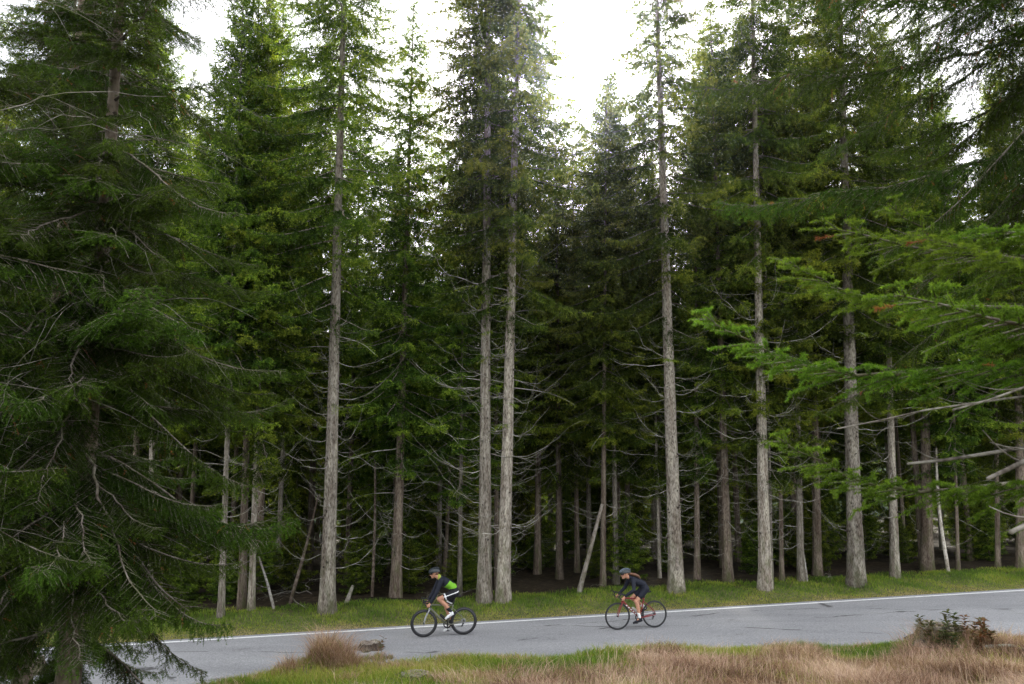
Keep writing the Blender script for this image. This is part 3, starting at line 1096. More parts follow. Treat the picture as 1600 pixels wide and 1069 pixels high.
def near_spruce(label, x, y, Ht, dia, z0, z1, gap, per, reach, n_bare, skip=None, low_thin=0.0, high_keep=1.0, front=0):
    t = thing('spruce_tree', label, 'tree', (x, y, gz(x, y) - 0.05))
    zb = t.location.z
    tr = trunk(Ht, dia / 2.24).mesh('trunk', M['bark_brown'], True)
    link('trunk', tr, t)
    z = z0
    n = 0
    while z < z1 and n < 260:
        f = (z - z0) / (Ht - z0)
        a0 = random.uniform(0, 6.28)
        for j in range(per):
            az = a0 + j * 6.283 / per + random.uniform(-0.6, 0.6)
            if skip and skip(az, z):
                continue
            if random.random() > (0.22 if z < low_thin else (1.0 if math.sin(az) < -0.55 else (high_keep if z > 6.5 else 0.78))):
                continue
            want = reach * (1 - f) ** 0.7 * random.uniform(0.7, 1.15)
            Lb, me = min(LB, key=lambda q: abs(q[0] - want) + random.uniform(0, 0.5))
            o = link('branch', me, t)
            sc = want / Lb
            o.scale = (sc, sc * random.uniform(0.6, 1.25), sc * random.uniform(0.8, 1.3))
            o.location = (0, 0, z + random.uniform(-0.3, 0.3))
            o.rotation_euler = Euler((random.uniform(-0.4, 0.4), R(random.uniform(-16, 30) - 22 * f), az))
            n += 1
        z += gap * random.uniform(0.8, 1.2)
    for k in range(front):
        Lb, me = LB[random.randrange(3)]
        o = link('branch', me, t)
        want = random.uniform(1.2, 2.2)
        o.scale = (want / Lb, want / Lb * random.uniform(0.8, 1.4), want / Lb)
        o.location = (0, 0, random.uniform(z0 + 1.2, 9.5))
        o.rotation_euler = Euler((random.uniform(-0.4, 0.4), R(random.uniform(-15, 30)), -math.pi / 2 + math.atan2(x, y) * -1.0 + random.uniform(-0.7, 0.7)))
    for k in range(n_bare):
        o = link('dead_branch', DT[random.randrange(len(DT))], t)
        az = random.uniform(0, 6.28)
        o.location = (0, 0, random.uniform(z0 + 1.6, z1))
        o.rotation_euler = Euler((random.uniform(-0.5, 0.5), R(random.uniform(-25, 20)), az))
        s_ = random.uniform(0.7, 1.3)
        o.scale = (s_, s_, s_)
    return t


near_spruce('big drooping spruce on the near bank, its lowest branches hanging over the road', -5.15, 9.7, 16, 0.30, 0.7, 13.5, 0.30, 6, 2.9, 210, low_thin=2.3, high_keep=0.34, front=26)
near_spruce('dense dark spruce on the near bank behind the old grey stump', -6.3, 8.0, 14, 0.26, 0.6, 10.5, 0.34, 6, 2.5, 120, low_thin=3.0, high_keep=0.28)
near_spruce('spruce on the near bank with high twigs, standing behind the big drooping one', -7.6, 13.0, 18, 0.30, 1.6, 15.0, 0.42, 6, 2.7, 40, high_keep=0.6)

# close spruce whose boughs reach in over the bank
tR = thing('spruce_tree', 'close spruce reaching long bright green boughs over the dry grass bank', 'tree', (5.2, 4.9, gz(5.2, 4.9) - 0.05))
link('trunk', trunk(13, 0.15).mesh('trunk', M['bark_brown'], True), tR)
zR = tR.location.z


def bough(tree, zt, az, el, Lw, k, roll=0.0, base=(0, 0)):
    Lb, me = RB[k]
    o = link('branch', me, tree)
    s_ = Lw / Lb
    o.scale = (s_, s_, s_)
    o.location = (base[0], base[1], zt)
    o.rotation_euler = Euler((roll, -el, az))
    return o


def aim(tree, zt, u, v, y, k, roll=0.0):
    """a bough from the stem at world height zt whose outer end is at the place seen at u, v, depth y"""
    p = at(u, v, y) - tree.location
    d = Vector((p.x, p.y, p.z - (zt - tree.location.z)))
    Lw = d.length
    return bough(tree, zt - tree.location.z, math.atan2(d.y, d.x), math.asin(d.z / Lw) + 0.06, Lw * 1.04, k, roll)


for a in [(5.0, 1150, 545, 4.3, 1, 0.15), (5.35, 1290, 470, 4.0, 1, -0.2), (5.5, 1330, 400, 4.7, 0, 0.1), (5.7, 1440, 350, 4.2, 1, 0.25), 
          (4.35, 1270, 735, 4.2, 1, 0.3), (5.9, 1540, 300, 4.4, 2, 0.0), (5.1, 1450, 520, 3.8, 0, 0.2), (5.6, 1500, 430, 3.9, 0, -0.3)]:
    aim(tR, *a)
for k in range(12):
    bough(tR, random.uniform(1.2, 9.0) , random.uniform(-1.7, 1.3), R(random.uniform(-15, 15)), random.uniform(1.8, 2.8), random.randrange(3), random.uniform(-0.3, 0.3))
for (zt, u, v, y, r_) in [(4.6, 1545, 768, 3.9, 0.020), (4.55, 1580, 842, 3.7, 0.022), (4.0, 1420, 758, 4.6, 0.016), (4.9, 1490, 650, 4.1, 0.010), (4.4, 1310, 700, 4.4, 0.007)]:
    p1 = at(u, v, y) - tR.location
    p0 = Vector((0, 0, zt - zR))
    m_ = MB()
    t_ = np.linspace(0, 1, 14)
    P = np.array([list(p0.lerp(p1, x)) for x in t_])
    P[:, 2] += 0.22 * np.sin(t_ * 3.1) + np.cumsum(rng.normal(0, 0.012, 14))
    tube(m_, P, r_ * (1.6 - 1.1 * t_), 7, jitter=0.08)
    for k in range(5):
        j = 5 + k * 2 - (k > 3)
        d = np.array([-0.5, rng.uniform(-0.3, 0.3), rng.uniform(-0.25, 0.15)]) * rng.uniform(0.3, 0.8)
        tube(m_, P[min(13, j)] + d * np.linspace(0, 1, 5)[:, None] + np.array([0, 0, 0.1]) * (np.linspace(0, 1, 5) ** 2)[:, None], r_ * 0.3 * (1 - 0.7 * np.linspace(0, 1, 5)), 4)
    link('dead_branch', m_.mesh('dead_limb_close', M['bare'], True), tR)

# taller near spruce whose hanging boughs close the sky above the bank
tU = near_spruce('tall near spruce letting dark hanging boughs down above the close green boughs', 6.7, 7.7, 17, 0.36, 6.4, 13.0, 0.42, 6, 4.8, 90, skip=lambda az, z: math.cos(az) > 0.35)


# ------------------------------------------------------------------ grass
def blades(m_, X, Y, Z, hgt, wid, lean, tint, mi=0, swirl=None):
    """curved blades: two quads' worth of three tris each"""
    n = len(X)
    az = rng.uniform(0, 2 * math.pi, n) if swirl is None else swirl + rng.normal(0, 1.1, n)
    ld = np.stack([np.cos(az), np.sin(az), np.zeros(n)], -1)
    fa = rng.uniform(0, 2 * math.pi, n)
    sd = np.stack([np.cos(fa), np.sin(fa), np.zeros(n)], -1) * (wid * 0.5)[:, None]
    B = np.stack([X, Y, Z - 0.01], -1)
    up = np.array([0, 0, 1.0])
    M1 = B + up * (hgt * 0.55)[:, None] + ld * (hgt * lean * 0.35)[:, None]
    T1 = B + up * (hgt * (1 - 0.25 * lean))[:, None] + ld * (hgt * lean)[:, None]
    V = np.stack([B - sd, B + sd, M1 - sd * 0.75, M1 + sd * 0.75, T1], 1).reshape(-1, 3)
    f = np.array([(0, 1, 3), (0, 3, 2), (2, 3, 4)])
    m_.add(V, tris=(np.arange(n)[:, None, None] * 5 + f[None]).reshape(-1, 3), tint=np.repeat(tint, 5), mi=mi)


def vnoise(x, y, s, o=0.0):
    """cheap smooth noise in 0..1"""
    a = np.sin(x * s + 1.3 * np.sin(y * s * 0.7 + o) + o) + np.sin(y * s * 1.3 + 1.7 * np.sin(x * s * 0.6 - o) + 2.1 * o) + 0.6 * np.sin((x + y) * s * 2.3 + o)
    return np.clip(0.5 + a / 5.0, 0, 1)


def dry_at(X, Y, w_):
    n1 = vnoise(X, Y, 0.9, 1.2) - 0.5
    n2 = vnoise(X, Y, 2.7, 2.2) - 0.5
    d = sstep(-8.1, -9.1, w_ + 1.3 * n1) * sstep(-1.8, 3.2, X + 3.0 * n1) + 0.55 * sstep(0.10, 0.3, n2 + 0.4 * n1)
    d = d + 0.85 * sstep(7.5, 9.5, X) * sstep(-5.9, -6.9, w_)
    return np.clip(d, 0, 1)


# far verge
m_ = MB()
n = 105000
s_ = rng.uniform(-21, 27, n)
w_ = 0.30 + rng.uniform(0, 1, n) ** 1.15 * 3.0
X, Y = s_ * CS - w_ * SN, Y0 + s_ * SN + w_ * CS
pn = vnoise(X, Y, 1.1, 0.4)
hh = (0.04 + 0.09 * sstep(0.5, 1.8, w_) * (0.35 + pn)) * rng.uniform(0.5, 1.3, n)
tt = np.clip(0.80 - 0.52 * sstep(0.3, 1.5, w_) + 0.5 * (vnoise(X, Y, 2.6, 2.0) - 0.5) + rng.normal(0, 0.13, n), 0, 1)
keep = rng.uniform(0, 1, n) < 1.05 - 0.75 * sstep(2.3, 3.6, w_)
blades(m_, X[keep], Y[keep], ground_z(X, Y)[keep], hh[keep], rng.uniform(0.008, 0.018, keep.sum()), rng.uniform(0.2, 0.9, keep.sum()), tt[keep])
tag(link('verge_grass', m_.mesh('verge_grass', M['grass'])), 'short green grass with yellowed edge along the far white line', 'grass', kind='stuff')

# near bank: green strip by the road, then dry pinkish grass
m_ = MB()
n = 190000
Y = rng.uniform(10.5, 18.9, n)
X = rng.uniform(-0.72, 0.72, n) * Y
w_ = road_w(X, Y)
dryness = dry_at(X, Y, w_)
ok = (w_ < -ROAD_W - 0.02 + 0.25 * (vnoise(X, Y, 2.4, 0.3) - 0.5)) & (rng.uniform(0, 1, n) > dryness * 0.72)
x, y = X[ok], Y[ok]
hgt = rng.uniform(0.05, 0.19, len(x)) * (0.6 + 0.9 * vnoise(x, y, 1.4, 0.7))
tt = np.clip(0.30 + 0.75 * (vnoise(x, y, 1.0, 3.0) - 0.35) + rng.normal(0, 0.16, len(x)) + 0.25 * dryness[ok], 0, 1)
blades(m_, x, y, ground_z(x, y), hgt, rng.uniform(0.006, 0.013, len(x)), rng.uniform(0.2, 0.9, len(x)), tt)
tag(link('bank_grass', m_.mesh('bank_grass', M['grass'])), 'yellow green grass on the near bank beside the road', 'grass', kind='stuff')

m_ = MB()
n = 250000
Y = rng.uniform(10.0, 18.2, n)
X = rng.uniform(-0.72, 0.72, n) * Y
w_ = road_w(X, Y)
dryness = dry_at(X, Y, w_)
ok = (w_ < -5.9) & (rng.uniform(0, 1, n) < dryness * 1.05)
x, y = X[ok], Y[ok]
hgt = rng.uniform(0.10, 0.36, len(x)) * (0.25 + 1.25 * vnoise(x, y, 2.6, 0.9)) * (0.45 + 0.55 * sstep(-6.6, -8.4, road_w(x, y)))
tt = np.clip(0.48 + 0.95 * (vnoise(x, y, 2.1, 4.0) - 0.5) + rng.normal(0, 0.22, len(x)), 0, 1)
blades(m_, x, y, ground_z(x, y), hgt, rng.uniform(0.004, 0.010, len(x)), rng.uniform(0.4, 1.5, len(x)), tt, swirl=9.0 * vnoise(x, y, 0.9, 5.0))
pick_ = rng.uniform(0, 1, len(x)) < 0.035
xs2, ys2 = x[pick_], y[pick_]
blades(m_, xs2, ys2, ground_z(xs2, ys2), rng.uniform(0.2, 0.46, len(xs2)) * (0.5 + 0.5 * sstep(-6.6, -8.4, road_w(xs2, ys2))), np.full(len(xs2), 0.006), rng.uniform(0.05, 0.5, len(xs2)), rng.uniform(0.75, 1.0, len(xs2)))
tag(link('dry_grass', m_.mesh('dry_grass', M['dry'])), 'matted pinkish brown dry grass covering the near bank', 'grass', kind='stuff')


def tussock(label, x, y, rad, hgt, n, group=None, green=0.1):
    t = thing('grass_tussock', label, 'grass tussock', (x, y, gz(x, y)), 0, group)
    m1 = MB()
    kc = rng.integers(0, 7, n)
    cx_, cy_ = rng.normal(0, rad * 0.42, 7), rng.normal(0, rad * 0.30, 7)
    ch_ = rng.uniform(0.5, 1.15, 7)
    bx = cx_[kc] + rng.normal(0, rad * 0.22, n)
    by = cy_[kc] + rng.normal(0, rad * 0.22, n)
    r = np.clip(np.hypot(bx - cx_[kc], by - cy_[kc]) * 1.6, 0, rad)
    bz = ground_z(x + bx, y + by) - t.location.z
    h = hgt * ch_[kc] * np.clip(1.1 - 0.8 * (r / (0.55 * rad)) ** 2, 0.25, 1.1) * np.clip(1.15 - 0.45 * (np.hypot(bx, by) / rad) ** 2, 0.3, 1.1) * rng.uniform(0.25, 1.15, n)
    blades(m1, bx, by, bz, h, rng.uniform(0.004, 0.008, n), rng.uniform(0.25, 1.5, n), np.clip(rng.normal(0.5, 0.22, n) + 0.3 * (ch_[kc] - 0.8), 0, 1))
    tag(link('dry_blades', m1.mesh('dry_blades', M['dry']), t), kind='stuff')
    k = int(n * green)
    m2 = MB()
    blades(m2, bx[:k], by[:k], bz[:k], h[:k] * 0.8, rng.uniform(0.005, 0.009, k), rng.uniform(0.2, 0.7, k), np.clip(rng.normal(0.35, 0.2, k), 0, 1))
    tag(link('green_blades', m2.mesh('green_blades', M['grass']), t), kind='stuff')
    return t


pa = on_ground(528, 1030)
tussock('large dry brown tussock by the road edge, in front of the first thick trunk', pa.x, pa.y, 0.85, 0.62, 6000)
pb = on_ground(585, 1030)
tussock('small yellowed tussock with green blades beside the large dry one', pb.x, pb.y, 0.45, 0.30, 1300, green=0.7)
pc = on_ground(1260, 1022)
tussock('dark brown tussock amid the dry grass, in front of the mound with wood chips', pc.x, pc.y, 0.40, 0.32, 1500)
pd = on_ground(700, 1034)
tussock('low straw-coloured tussock on the near bank under the green-shirted cyclist', pd.x, pd.y, 0.5, 0.24, 1200, green=0.4)
pe = on_ground(1470, 1015)
tussock('tall mixed brown and green tussock crowning the mound of wood chips', pe.x, pe.y, 0.95, 0.55, 4200, green=0.35)


# ------------------------------------------------------------------ stumps, wood, weeds
def stump(label, x, y, rad, hgt, mossy=False):
    t = thing('tree_stump', label, 'stump', (x, y, gz(x, y)), random.uniform(0, 6.28))
    side, top = MB(), MB()
    n = 26
    a = np.linspace(0, 2 * math.pi, n, endpoint=False)
    prof = [(-0.15, 1.45), (0.08, 1.3), (0.3, 1.08), (0.7, 0.98), (1.0, 0.95)]
    fl = 1 + 0.16 * np.sin(a * 5 + 1) + rng.normal(0, 0.05, n)
    V = []
    for (hz, rr) in prof:
        k = rr * rad * (1 + (fl - 1) * (1.3 - hz))
        V.append(np.stack([k * np.cos(a), k * np.sin(a), np.full(n, hz * hgt) + (rng.normal(0, 0.12 * hgt, n) if hz == 1.0 else 0)], -1))
    q = [(i * n + k, i * n + (k + 1) % n, (i + 1) * n + (k + 1) % n, (i + 1) * n + k) for i in range(len(prof) - 1) for k in range(n)]
    side.add(np.concatenate(V), quads=q)
    link('bark', side.mesh('stump_bark', M['bark_brown'], False), t)
    rim = V[-1].copy()
    inner = rim * 0.55
    inner[:, 2] = hgt * 0.93 + rng.normal(0, 0.05 * hgt, n)
    tp = np.concatenate([rim, inner, [[0, 0, hgt * 0.88]]])
    q = [(k, (k + 1) % n, n + (k + 1) % n, n + k) for k in range(n)]
    tr = [(2 * n, n + k, n + (k + 1) % n) for k in range(n)]
    top.add(tp, tris=tr, quads=q)
    link('cut_face', top.mesh('stump_top', M['cutwood'], False), t)
    return t


p = on_ground(38, 1052)
stump('old grey tree stump at the lower end of the bank beneath drooping branches', p.x, p.y, 0.36, 0.30)
p = on_ground(570, 1018)
stump('dark rotten stump almost buried in the large dry tussock', p.x + 0.1, p.y + 0.15, 0.24, 0.16)
p = on_ground(1475, 1005)
stump('low rotten stump on the mound of wood chips', p.x, p.y + 0.1, 0.40, 0.26)
mound_top = Vector((p.x, p.y + 0.1, p.z + 0.23))
p = on_ground(648, 1058)
stump('flat grey stump sunk in the grass of the near bank', p.x, p.y, 0.24, 0.06)

chips = [(1432, 992), (1448, 988), (1466, 990), (1490, 982), (1505, 984), (1420, 1000), (1478, 998), (1515, 992)]
chipm = []
for k in range(3):
    bm = bmesh.new()
    bmesh.ops.create_cube(bm, size=1)
    bmesh.ops.subdivide_edges(bm, edges=bm.edges[:], cuts=1)
    for v in bm.verts:
        v.co += Vector(rng.normal(0, 0.09, 3))
        v.co.z *= 0.55 - 0.2 * abs(v.co.x)
    me = bpy.data.meshes.new('chip')
    bm.to_mesh(me)
    bm.free()
    me.materials.append(M['cutwood'])
    chipm.append(me)
for k, (u, v) in enumerate(chips):
    p = on_ground(u, v)
    an_ = k * 2.4
    c = link('wood_chunk', chipm[k % 3], None, mound_top + Vector((0.30 * math.cos(an_) * (0.5 + 0.07 * k), 0.26 * math.sin(an_), 0.045)))
    c.rotation_euler = (random.uniform(-0.4, 0.4), random.uniform(-0.4, 0.4), random.uniform(0, 6.28))
    f_ = random.uniform(0.12, 0.20)
    c.scale = (f_ * 1.6, f_, f_ * 0.8)
    tag(c, 'weathered chunk of split wood lying on the overgrown mound', 'wood', 'wood chunks on the mound')
p = on_ground(1520, 1018)
m_ = MB()
tube(m_, [(0, 0, 0.02), (0.25, -0.12, 0.10), (0.55, -0.25, 0.14), (0.8, -0.4, 0.06)], [0.022, 0.03, 0.028, 0.02], 8, jitter=0.1)
tag(link('fallen_stick', m_.mesh('fallen_stick', M['deadwood'], True), None, p), 'short grey stick lying in the dry grass below the mound', 'stick')

# leafy weeds round the mound and the tussock
def weed(label, u, v, h, red, group=None, leafy=14):
    p_ = on_ground(u, v)
    t = thing('weed_plant', label, 'plant', p_, random.uniform(0, 6.28), group)
    st, lf = MB(), MB()
    tt_ = np.linspace(0, 1, 7)
    P_ = np.stack([0.18 * h * tt_ ** 2, 0.05 * h * np.sin(tt_ * 3), tt_ * h], -1)
    tube(st, P_, 0.005 * (1.2 - tt_), 4)
    for k in range(leafy):
        u_ = random.uniform(0.15, 1.0)
        b0 = np.array([np.interp(u_, tt_, P_[:, q]) for q in range(3)])
        a_ = random.uniform(0, 6.28)
        d = np.array([math.cos(a_), math.sin(a_), random.uniform(-0.1, 0.7)])
        d /= np.linalg.norm(d)
        sdv = np.cross(d, [0, 0, 1.0])
        ll = random.uniform(0.06, 0.15)
        mid = b0 + d * ll * 0.5 + np.array([0, 0, 0.01])
        lf.add([b0, mid + sdv * ll * 0.24, b0 + d * ll, mid - sdv * ll * 0.24], tris=[(0, 1, 2), (0, 2, 3)], tint=np.clip(red + random.uniform(-0.25, 0.25), 0, 1))
    link('stem', st.mesh('weed_stem', M['twig'], True), t)
    link('foliage', lf.mesh('weed_foliage', M['weed']), t)
    return t


for (u, v, h, r_) in [(1445, 1010, 0.55, 0.3), (1462, 1012, 0.42, 0.2), (1478, 1016, 0.5, 0.15), (1500, 1014, 0.45, 0.25), (1470, 1022, 0.4, 0.1), (1488, 1024, 0.38, 0.2), (1455, 1018, 0.5, 0.3), (1495, 1004, 0.5, 0.2), (1436, 1004, 0.4, 0.4), (1482, 1006, 0.55, 0.25)]:
    weed('green weed growing on the mound of wood chips', u, v, h, r_, 'green weeds on the mound', 60)
for (u, v, h, r_) in [(1520, 1012, 0.45, 0.7), (1534, 1015, 0.5, 0.75), (1548, 1016, 0.35, 0.7), (1528, 1022, 0.3, 0.65), (1540, 1006, 0.4, 0.6), (1512, 1004, 0.45, 0.7)]:
    weed('reddening weed on the flank of the mound of wood chips', u, v, h, r_, 'reddened weeds on the mound', 55)
weed('lone wilted weed standing at the road edge beside the small yellowed tussock', 596, 1022, 0.42, 0.6, None, 16)

# ------------------------------------------------------------------ bicycles
M['black'] = plain('black_rubber', (0.018, 0.018, 0.019), 0.6)
M['carbon'] = plain('carbon', (0.022, 0.022, 0.024), 0.3, 0, 0.5)
M['tan'] = plain('tan_tyre_wall', (0.20, 0.16, 0.09), 0.7)
M['steel'] = plain('steel', (0.45, 0.45, 0.46), 0.3, 0.9)
M['titan'] = plain('grey_green_frame', (0.17, 0.17, 0.13), 0.32, 0.4)
M['redframe'] = plain('red_frame', (0.22, 0.015, 0.018), 0.28, 0.1, 0.6)
M['darkred'] = plain('dark_frame', (0.05, 0.008, 0.010), 0.28, 0.1, 0.6)
M['white'] = plain('white_paint', (0.78, 0.78, 0.78), 0.45)
M['skin'] = plain('skin', (0.50, 0.25, 0.155), 0.5, 0, 0.4, 0.08)
M['lime'] = plain('lime_cloth', (0.17, 0.42, 0.03), 0.75, 0, 0.2)
M['collar'] = plain('yellow_green_cloth', (0.30, 0.36, 0.06), 0.75, 0, 0.2)
M['navy'] = plain('navy_cloth', (0.011, 0.013, 0.022), 0.7, 0, 0.25)
M['blackcloth'] = plain('black_cloth', (0.012, 0.012, 0.016), 0.7, 0, 0.25)
M['hair'] = plain('brown_hair', (0.12, 0.055, 0.028), 0.5, 0, 0.4, 0.4, 60)
M['helmet'] = plain('helmet_shell', (0.014, 0.02, 0.022), 0.3, 0, 0.5)
M['helmet_pale'] = plain('helmet_pale', (0.13, 0.16, 0.19), 0.35, 0, 0.5)
M['lens'] = plain('dark_lens', (0.03, 0.012, 0.012), 0.1, 0, 0.7)
M['bottle'] = plain('clear_bottle', (0.45, 0.42, 0.40), 0.4)


def torus(m_, c, Rw, prof, seg=56, mi=0):
    """revolve a closed profile [(dr, dy)] about the Y axis through c"""
    k = len(prof)
    V = []
    for i in range(seg):
        a = 2 * math.pi * i / seg
        for dr, dy in prof:
            V.append((c[0] + (Rw + dr) * math.cos(a), c[1] + dy, c[2] + (Rw + dr) * math.sin(a)))
    q = [(i * k + j, i * k + (j + 1) % k, ((i + 1) % seg) * k + (j + 1) % k, ((i + 1) % seg) * k + j) for i in range(seg) for j in range(k)]
    m_.add(V, quads=q, mi=mi)


def circ(r, n=10, sx=1.0):
    return [(r * math.cos(2 * math.pi * i / n), sx * r * math.sin(2 * math.pi * i / n)) for i in range(n)]


def smooth_path(pts, n=24):
    P = np.array(pts, float)
    d = np.concatenate([[0], np.cumsum(np.linalg.norm(np.diff(P, axis=0), axis=1))])
    out = []
    for s in np.linspace(0, d[-1], n):
        i = min(len(P) - 2, int(np.searchsorted(d, s, 'right') - 1))
        t = (s - d[i]) / (d[i + 1] - d[i])
        p0, p1, p2, p3 = P[max(0, i - 1)], P[i], P[i + 1], P[min(len(P) - 1, i + 2)]
        out.append(0.5 * ((2 * p1) + (-p0 + p2) * t + (2 * p0 - 5 * p1 + 4 * p2 - p3) * t * t + (-p0 + 3 * p1 - 3 * p2 + p3) * t ** 3))
    return np.array(out)


BB = np.array([0, 0, 0.27])
FH, RH = np.array([0.59, 0, 0.335]), np.array([-0.41, 0, 0.335])


def bicycle(label, frame_m, fork_m, deep, crank_deg, bottle_m, tyre_m, decal=False, seat_z=0.955):
    t = thing('bicycle', label, 'bicycle')
    seat_dir = np.array([-0.292, 0, 0.956])
    st_top = BB + seat_dir * 0.50
    ht_t, ht_b = np.array([0.405, 0, 0.80]), np.array([0.442, 0, 0.675])
    fr = MB()
    tube(fr, [BB, st_top], 0.016, 10)
    tube(fr, [ht_b + np.array([-0.01, 0, 0.02]), (ht_b + BB) / 2, BB], [0.024, 0.027, 0.026], 10)
    tube(fr, [ht_t + np.array([0, 0, -0.03]), st_top - seat_dir * 0.02], [0.019, 0.015], 10)
    tube(fr, [ht_t, ht_b], [0.021, 0.024], 10)
    tube(fr, [BB + np.array([0, -0.04, 0]), BB + np.array([0, 0.04, 0])], 0.024, 12)
    frame = link('frame', fr.mesh('frame', frame_m, True), t)
    for sgn in (1, -1):
        a = MB()
        tube(a, smooth_path([BB + [-0.02, sgn * 0.02, 0], BB + [-0.15, sgn * 0.045, 0.015], RH + [0, sgn * 0.065, 0]], 8), [0.013] * 5 + [0.011, 0.010, 0.009], 8)
        link('chain_stay', a.mesh('chain_stay', frame_m, True), frame)
        a = MB()
        tube(a, smooth_path([st_top - seat_dir * 0.08 + [0, sgn * 0.012, 0], RH + [0.04, sgn * 0.055, 0.10], RH + [0, sgn * 0.065, 0]], 8), 0.0085, 8)
        link('seat_stay', a.mesh('seat_stay', frame_m, True), frame)
    if decal:
        for k in range(5):
            u = 0.22 + 0.13 * k
            p = (ht_b * (1 - u) + BB * u)
            d = (BB - ht_b) / np.linalg.norm(BB - ht_b)
            up = np.cross(d, [0, 1, 0])
            q0 = p + [0, 0.0285, 0]
            m_ = MB()
            m_.add([q0 - d * 0.022 - up * 0.011, q0 + d * 0.022 - up * 0.011, q0 + d * 0.022 + up * 0.011, q0 - d * 0.022 + up * 0.011,
                    q0 - d * 0.022 - up * 0.011 - [0, .008, 0], q0 + d * 0.022 - up * 0.011 - [0, .008, 0], q0 + d * 0.022 + up * 0.011 - [0, .008, 0], q0 - d * 0.022 + up * 0.011 - [0, .008, 0]],
                   quads=[(0, 1, 2, 3), (0, 4, 5, 1), (2, 6, 7, 3), (1, 5, 6, 2), (0, 3, 7, 4)])
            link('decal', m_.mesh('decal', M['white']), frame)
    fk = MB()
    tube(fk, [ht_b + [0.0, 0, 0.01], ht_b + [0.012, 0, -0.03]], 0.024, 10)
    for sgn in (1, -1):
        tube(fk, smooth_path([ht_b + [0.01, sgn * 0.02, -0.01], ht_b + [0.035, sgn * 0.042, -0.06], FH + [-0.045, sgn * 0.048, 0.14], FH + [0, sgn * 0.05, 0]], 12), np.linspace(0.017, 0.010, 12), 8)
    link('fork', fk.mesh('fork', fork_m, True), t)
    for hub in (FH, RH):
        ty = MB()
        torus(ty, (0, 0, 0), 0.3225, circ(0.0135, 10))
        wheel = link('wheel', ty.mesh('tyre', tyre_m, True), t, Vector(hub))
        rm = MB()
        dpt = 0.052 if deep else 0.022
        torus(rm, (0, 0, 0), 0.312, [(0.004, -0.011), (0.004, 0.011), (-dpt * 0.6, 0.010), (-dpt, 0.003), (-dpt, -0.003), (-dpt * 0.6, -0.010)])
        link('rim', rm.mesh('rim', M['carbon'], False), wheel)
        hb = MB()
        tube(hb, [(0, -0.05, 0), (0, -0.035, 0), (0, 0.035, 0), (0, 0.05, 0)], [0.012, 0.022, 0.022, 0.012], 12)
        link('hub', hb.mesh('hub', M['black'], True), wheel)
        sp = MB()
        for k in range(20):
            a = 2 * math.pi * k / 20
            b = a + (0.35 if k % 2 else -0.35)
            sy = 0.03 if k % 4 < 2 else -0.03
            tube(sp, [(0.02 * math.cos(b), sy, 0.02 * math.sin(b)), (0.29 * math.cos(a), 0, 0.29 * math.sin(a))], 0.0012, 3, cap=False)
        tag(link('spoke_set', sp.mesh('spoke_set', M['steel']), wheel), kind='stuff')
    sp = MB()
    tube(sp, [st_top - seat_dir * 0.05, BB + seat_dir * (seat_z - 0.30) / 0.956], 0.0135, 10)
    link('seat_post', sp.mesh('seat_post', M['carbon'], True), t)
    sd = MB()
    c0 = BB + seat_dir * (seat_z - 0.27) / 0.956
    xs_ = np.linspace(-0.13, 0.15, 12)
    wid_ = np.interp(xs_, [-0.13, -0.10, -0.02, 0.06, 0.15], [0.055, 0.068, 0.05, 0.022, 0.014])
    V = []
    for x_, w2 in zip(xs_, wid_):
        for yy, zz in ((-1, -0.022), (-0.95, -0.004), (-0.6, 0.008), (0, 0.011), (0.6, 0.008), (0.95, -0.004), (1, -0.022), (0, -0.03)):
            V.append((c0[0] + x_, yy * w2, seat_z + zz + 0.012 * (x_ / 0.13) ** 2))
    q = [(i * 8 + j, i * 8 + (j + 1) % 8, (i + 1) * 8 + (j + 1) % 8, (i + 1) * 8 + j) for i in range(11) for j in range(8)]
    sd.add(V, quads=q + [(0, 1, 2, 3), (3, 4, 5, 6)])
    link('saddle', sd.mesh('saddle', M['black'], True), t)
    hbm = MB()
    tube(hbm, [ht_t + [0, 0, -0.01], ht_t + [-0.012, 0, 0.045], ht_t + [-0.008, 0, 0.06]], 0.017, 10)
    tube(hbm, [ht_t + [-0.01, 0, 0.05], (0.475, 0, 0.895)], 0.015, 10)
    half = [(0.475, 0.0, 0.895), (0.475, 0.10, 0.895), (0.478, 0.18, 0.893), (0.51, 0.207, 0.89), (0.56, 0.21, 0.885), (0.588, 0.21, 0.85), (0.575, 0.211, 0.80), (0.535, 0.213, 0.772), (0.47, 0.215, 0.768), (0.43, 0.215, 0.768)]
    for sgn in (1, -1):
        tube(hbm, smooth_path([(a, sgn * b, c) for a, b, c in half], 34), 0.0145, 9)
    bar = link('handlebar', hbm.mesh('handlebar', M['black'], True), t)
    for sgn in (1, -1):
        lv = MB()
        tube(lv, smooth_path([(0.54, sgn * 0.21, 0.895), (0.60, sgn * 0.21, 0.905), (0.625, sgn * 0.208, 0.935)], 8), np.linspace(0.019, 0.014, 8), 8)
        tube(lv, smooth_path([(0.612, sgn * 0.208, 0.915), (0.632, sgn * 0.206, 0.86), (0.618, sgn * 0.212, 0.80)], 8), 0.006, 6)
        link('brake_lever', lv.mesh('brake_lever', M['black'], True), bar)
    cs_ = MB()
    torus(cs_, (0, -0.048, 0), 0.088, [(0.012, -0.002), (0.012, 0.002), (-0.018, 0.002), (-0.018, -0.002)], 40)
    ca = R(crank_deg)
    pl = np.array([math.cos(ca), 0, math.sin(ca)]) * 0.172
    for k in range(4):
        a = ca + k * math.pi / 2
        tube(cs_, [(0, -0.047, 0), (0.075 * math.cos(a), -0.047, 0.075 * math.sin(a))], 0.007, 5)
    tube(cs_, [(0, -0.055, 0), (0, 0.055, 0)], 0.016, 10)
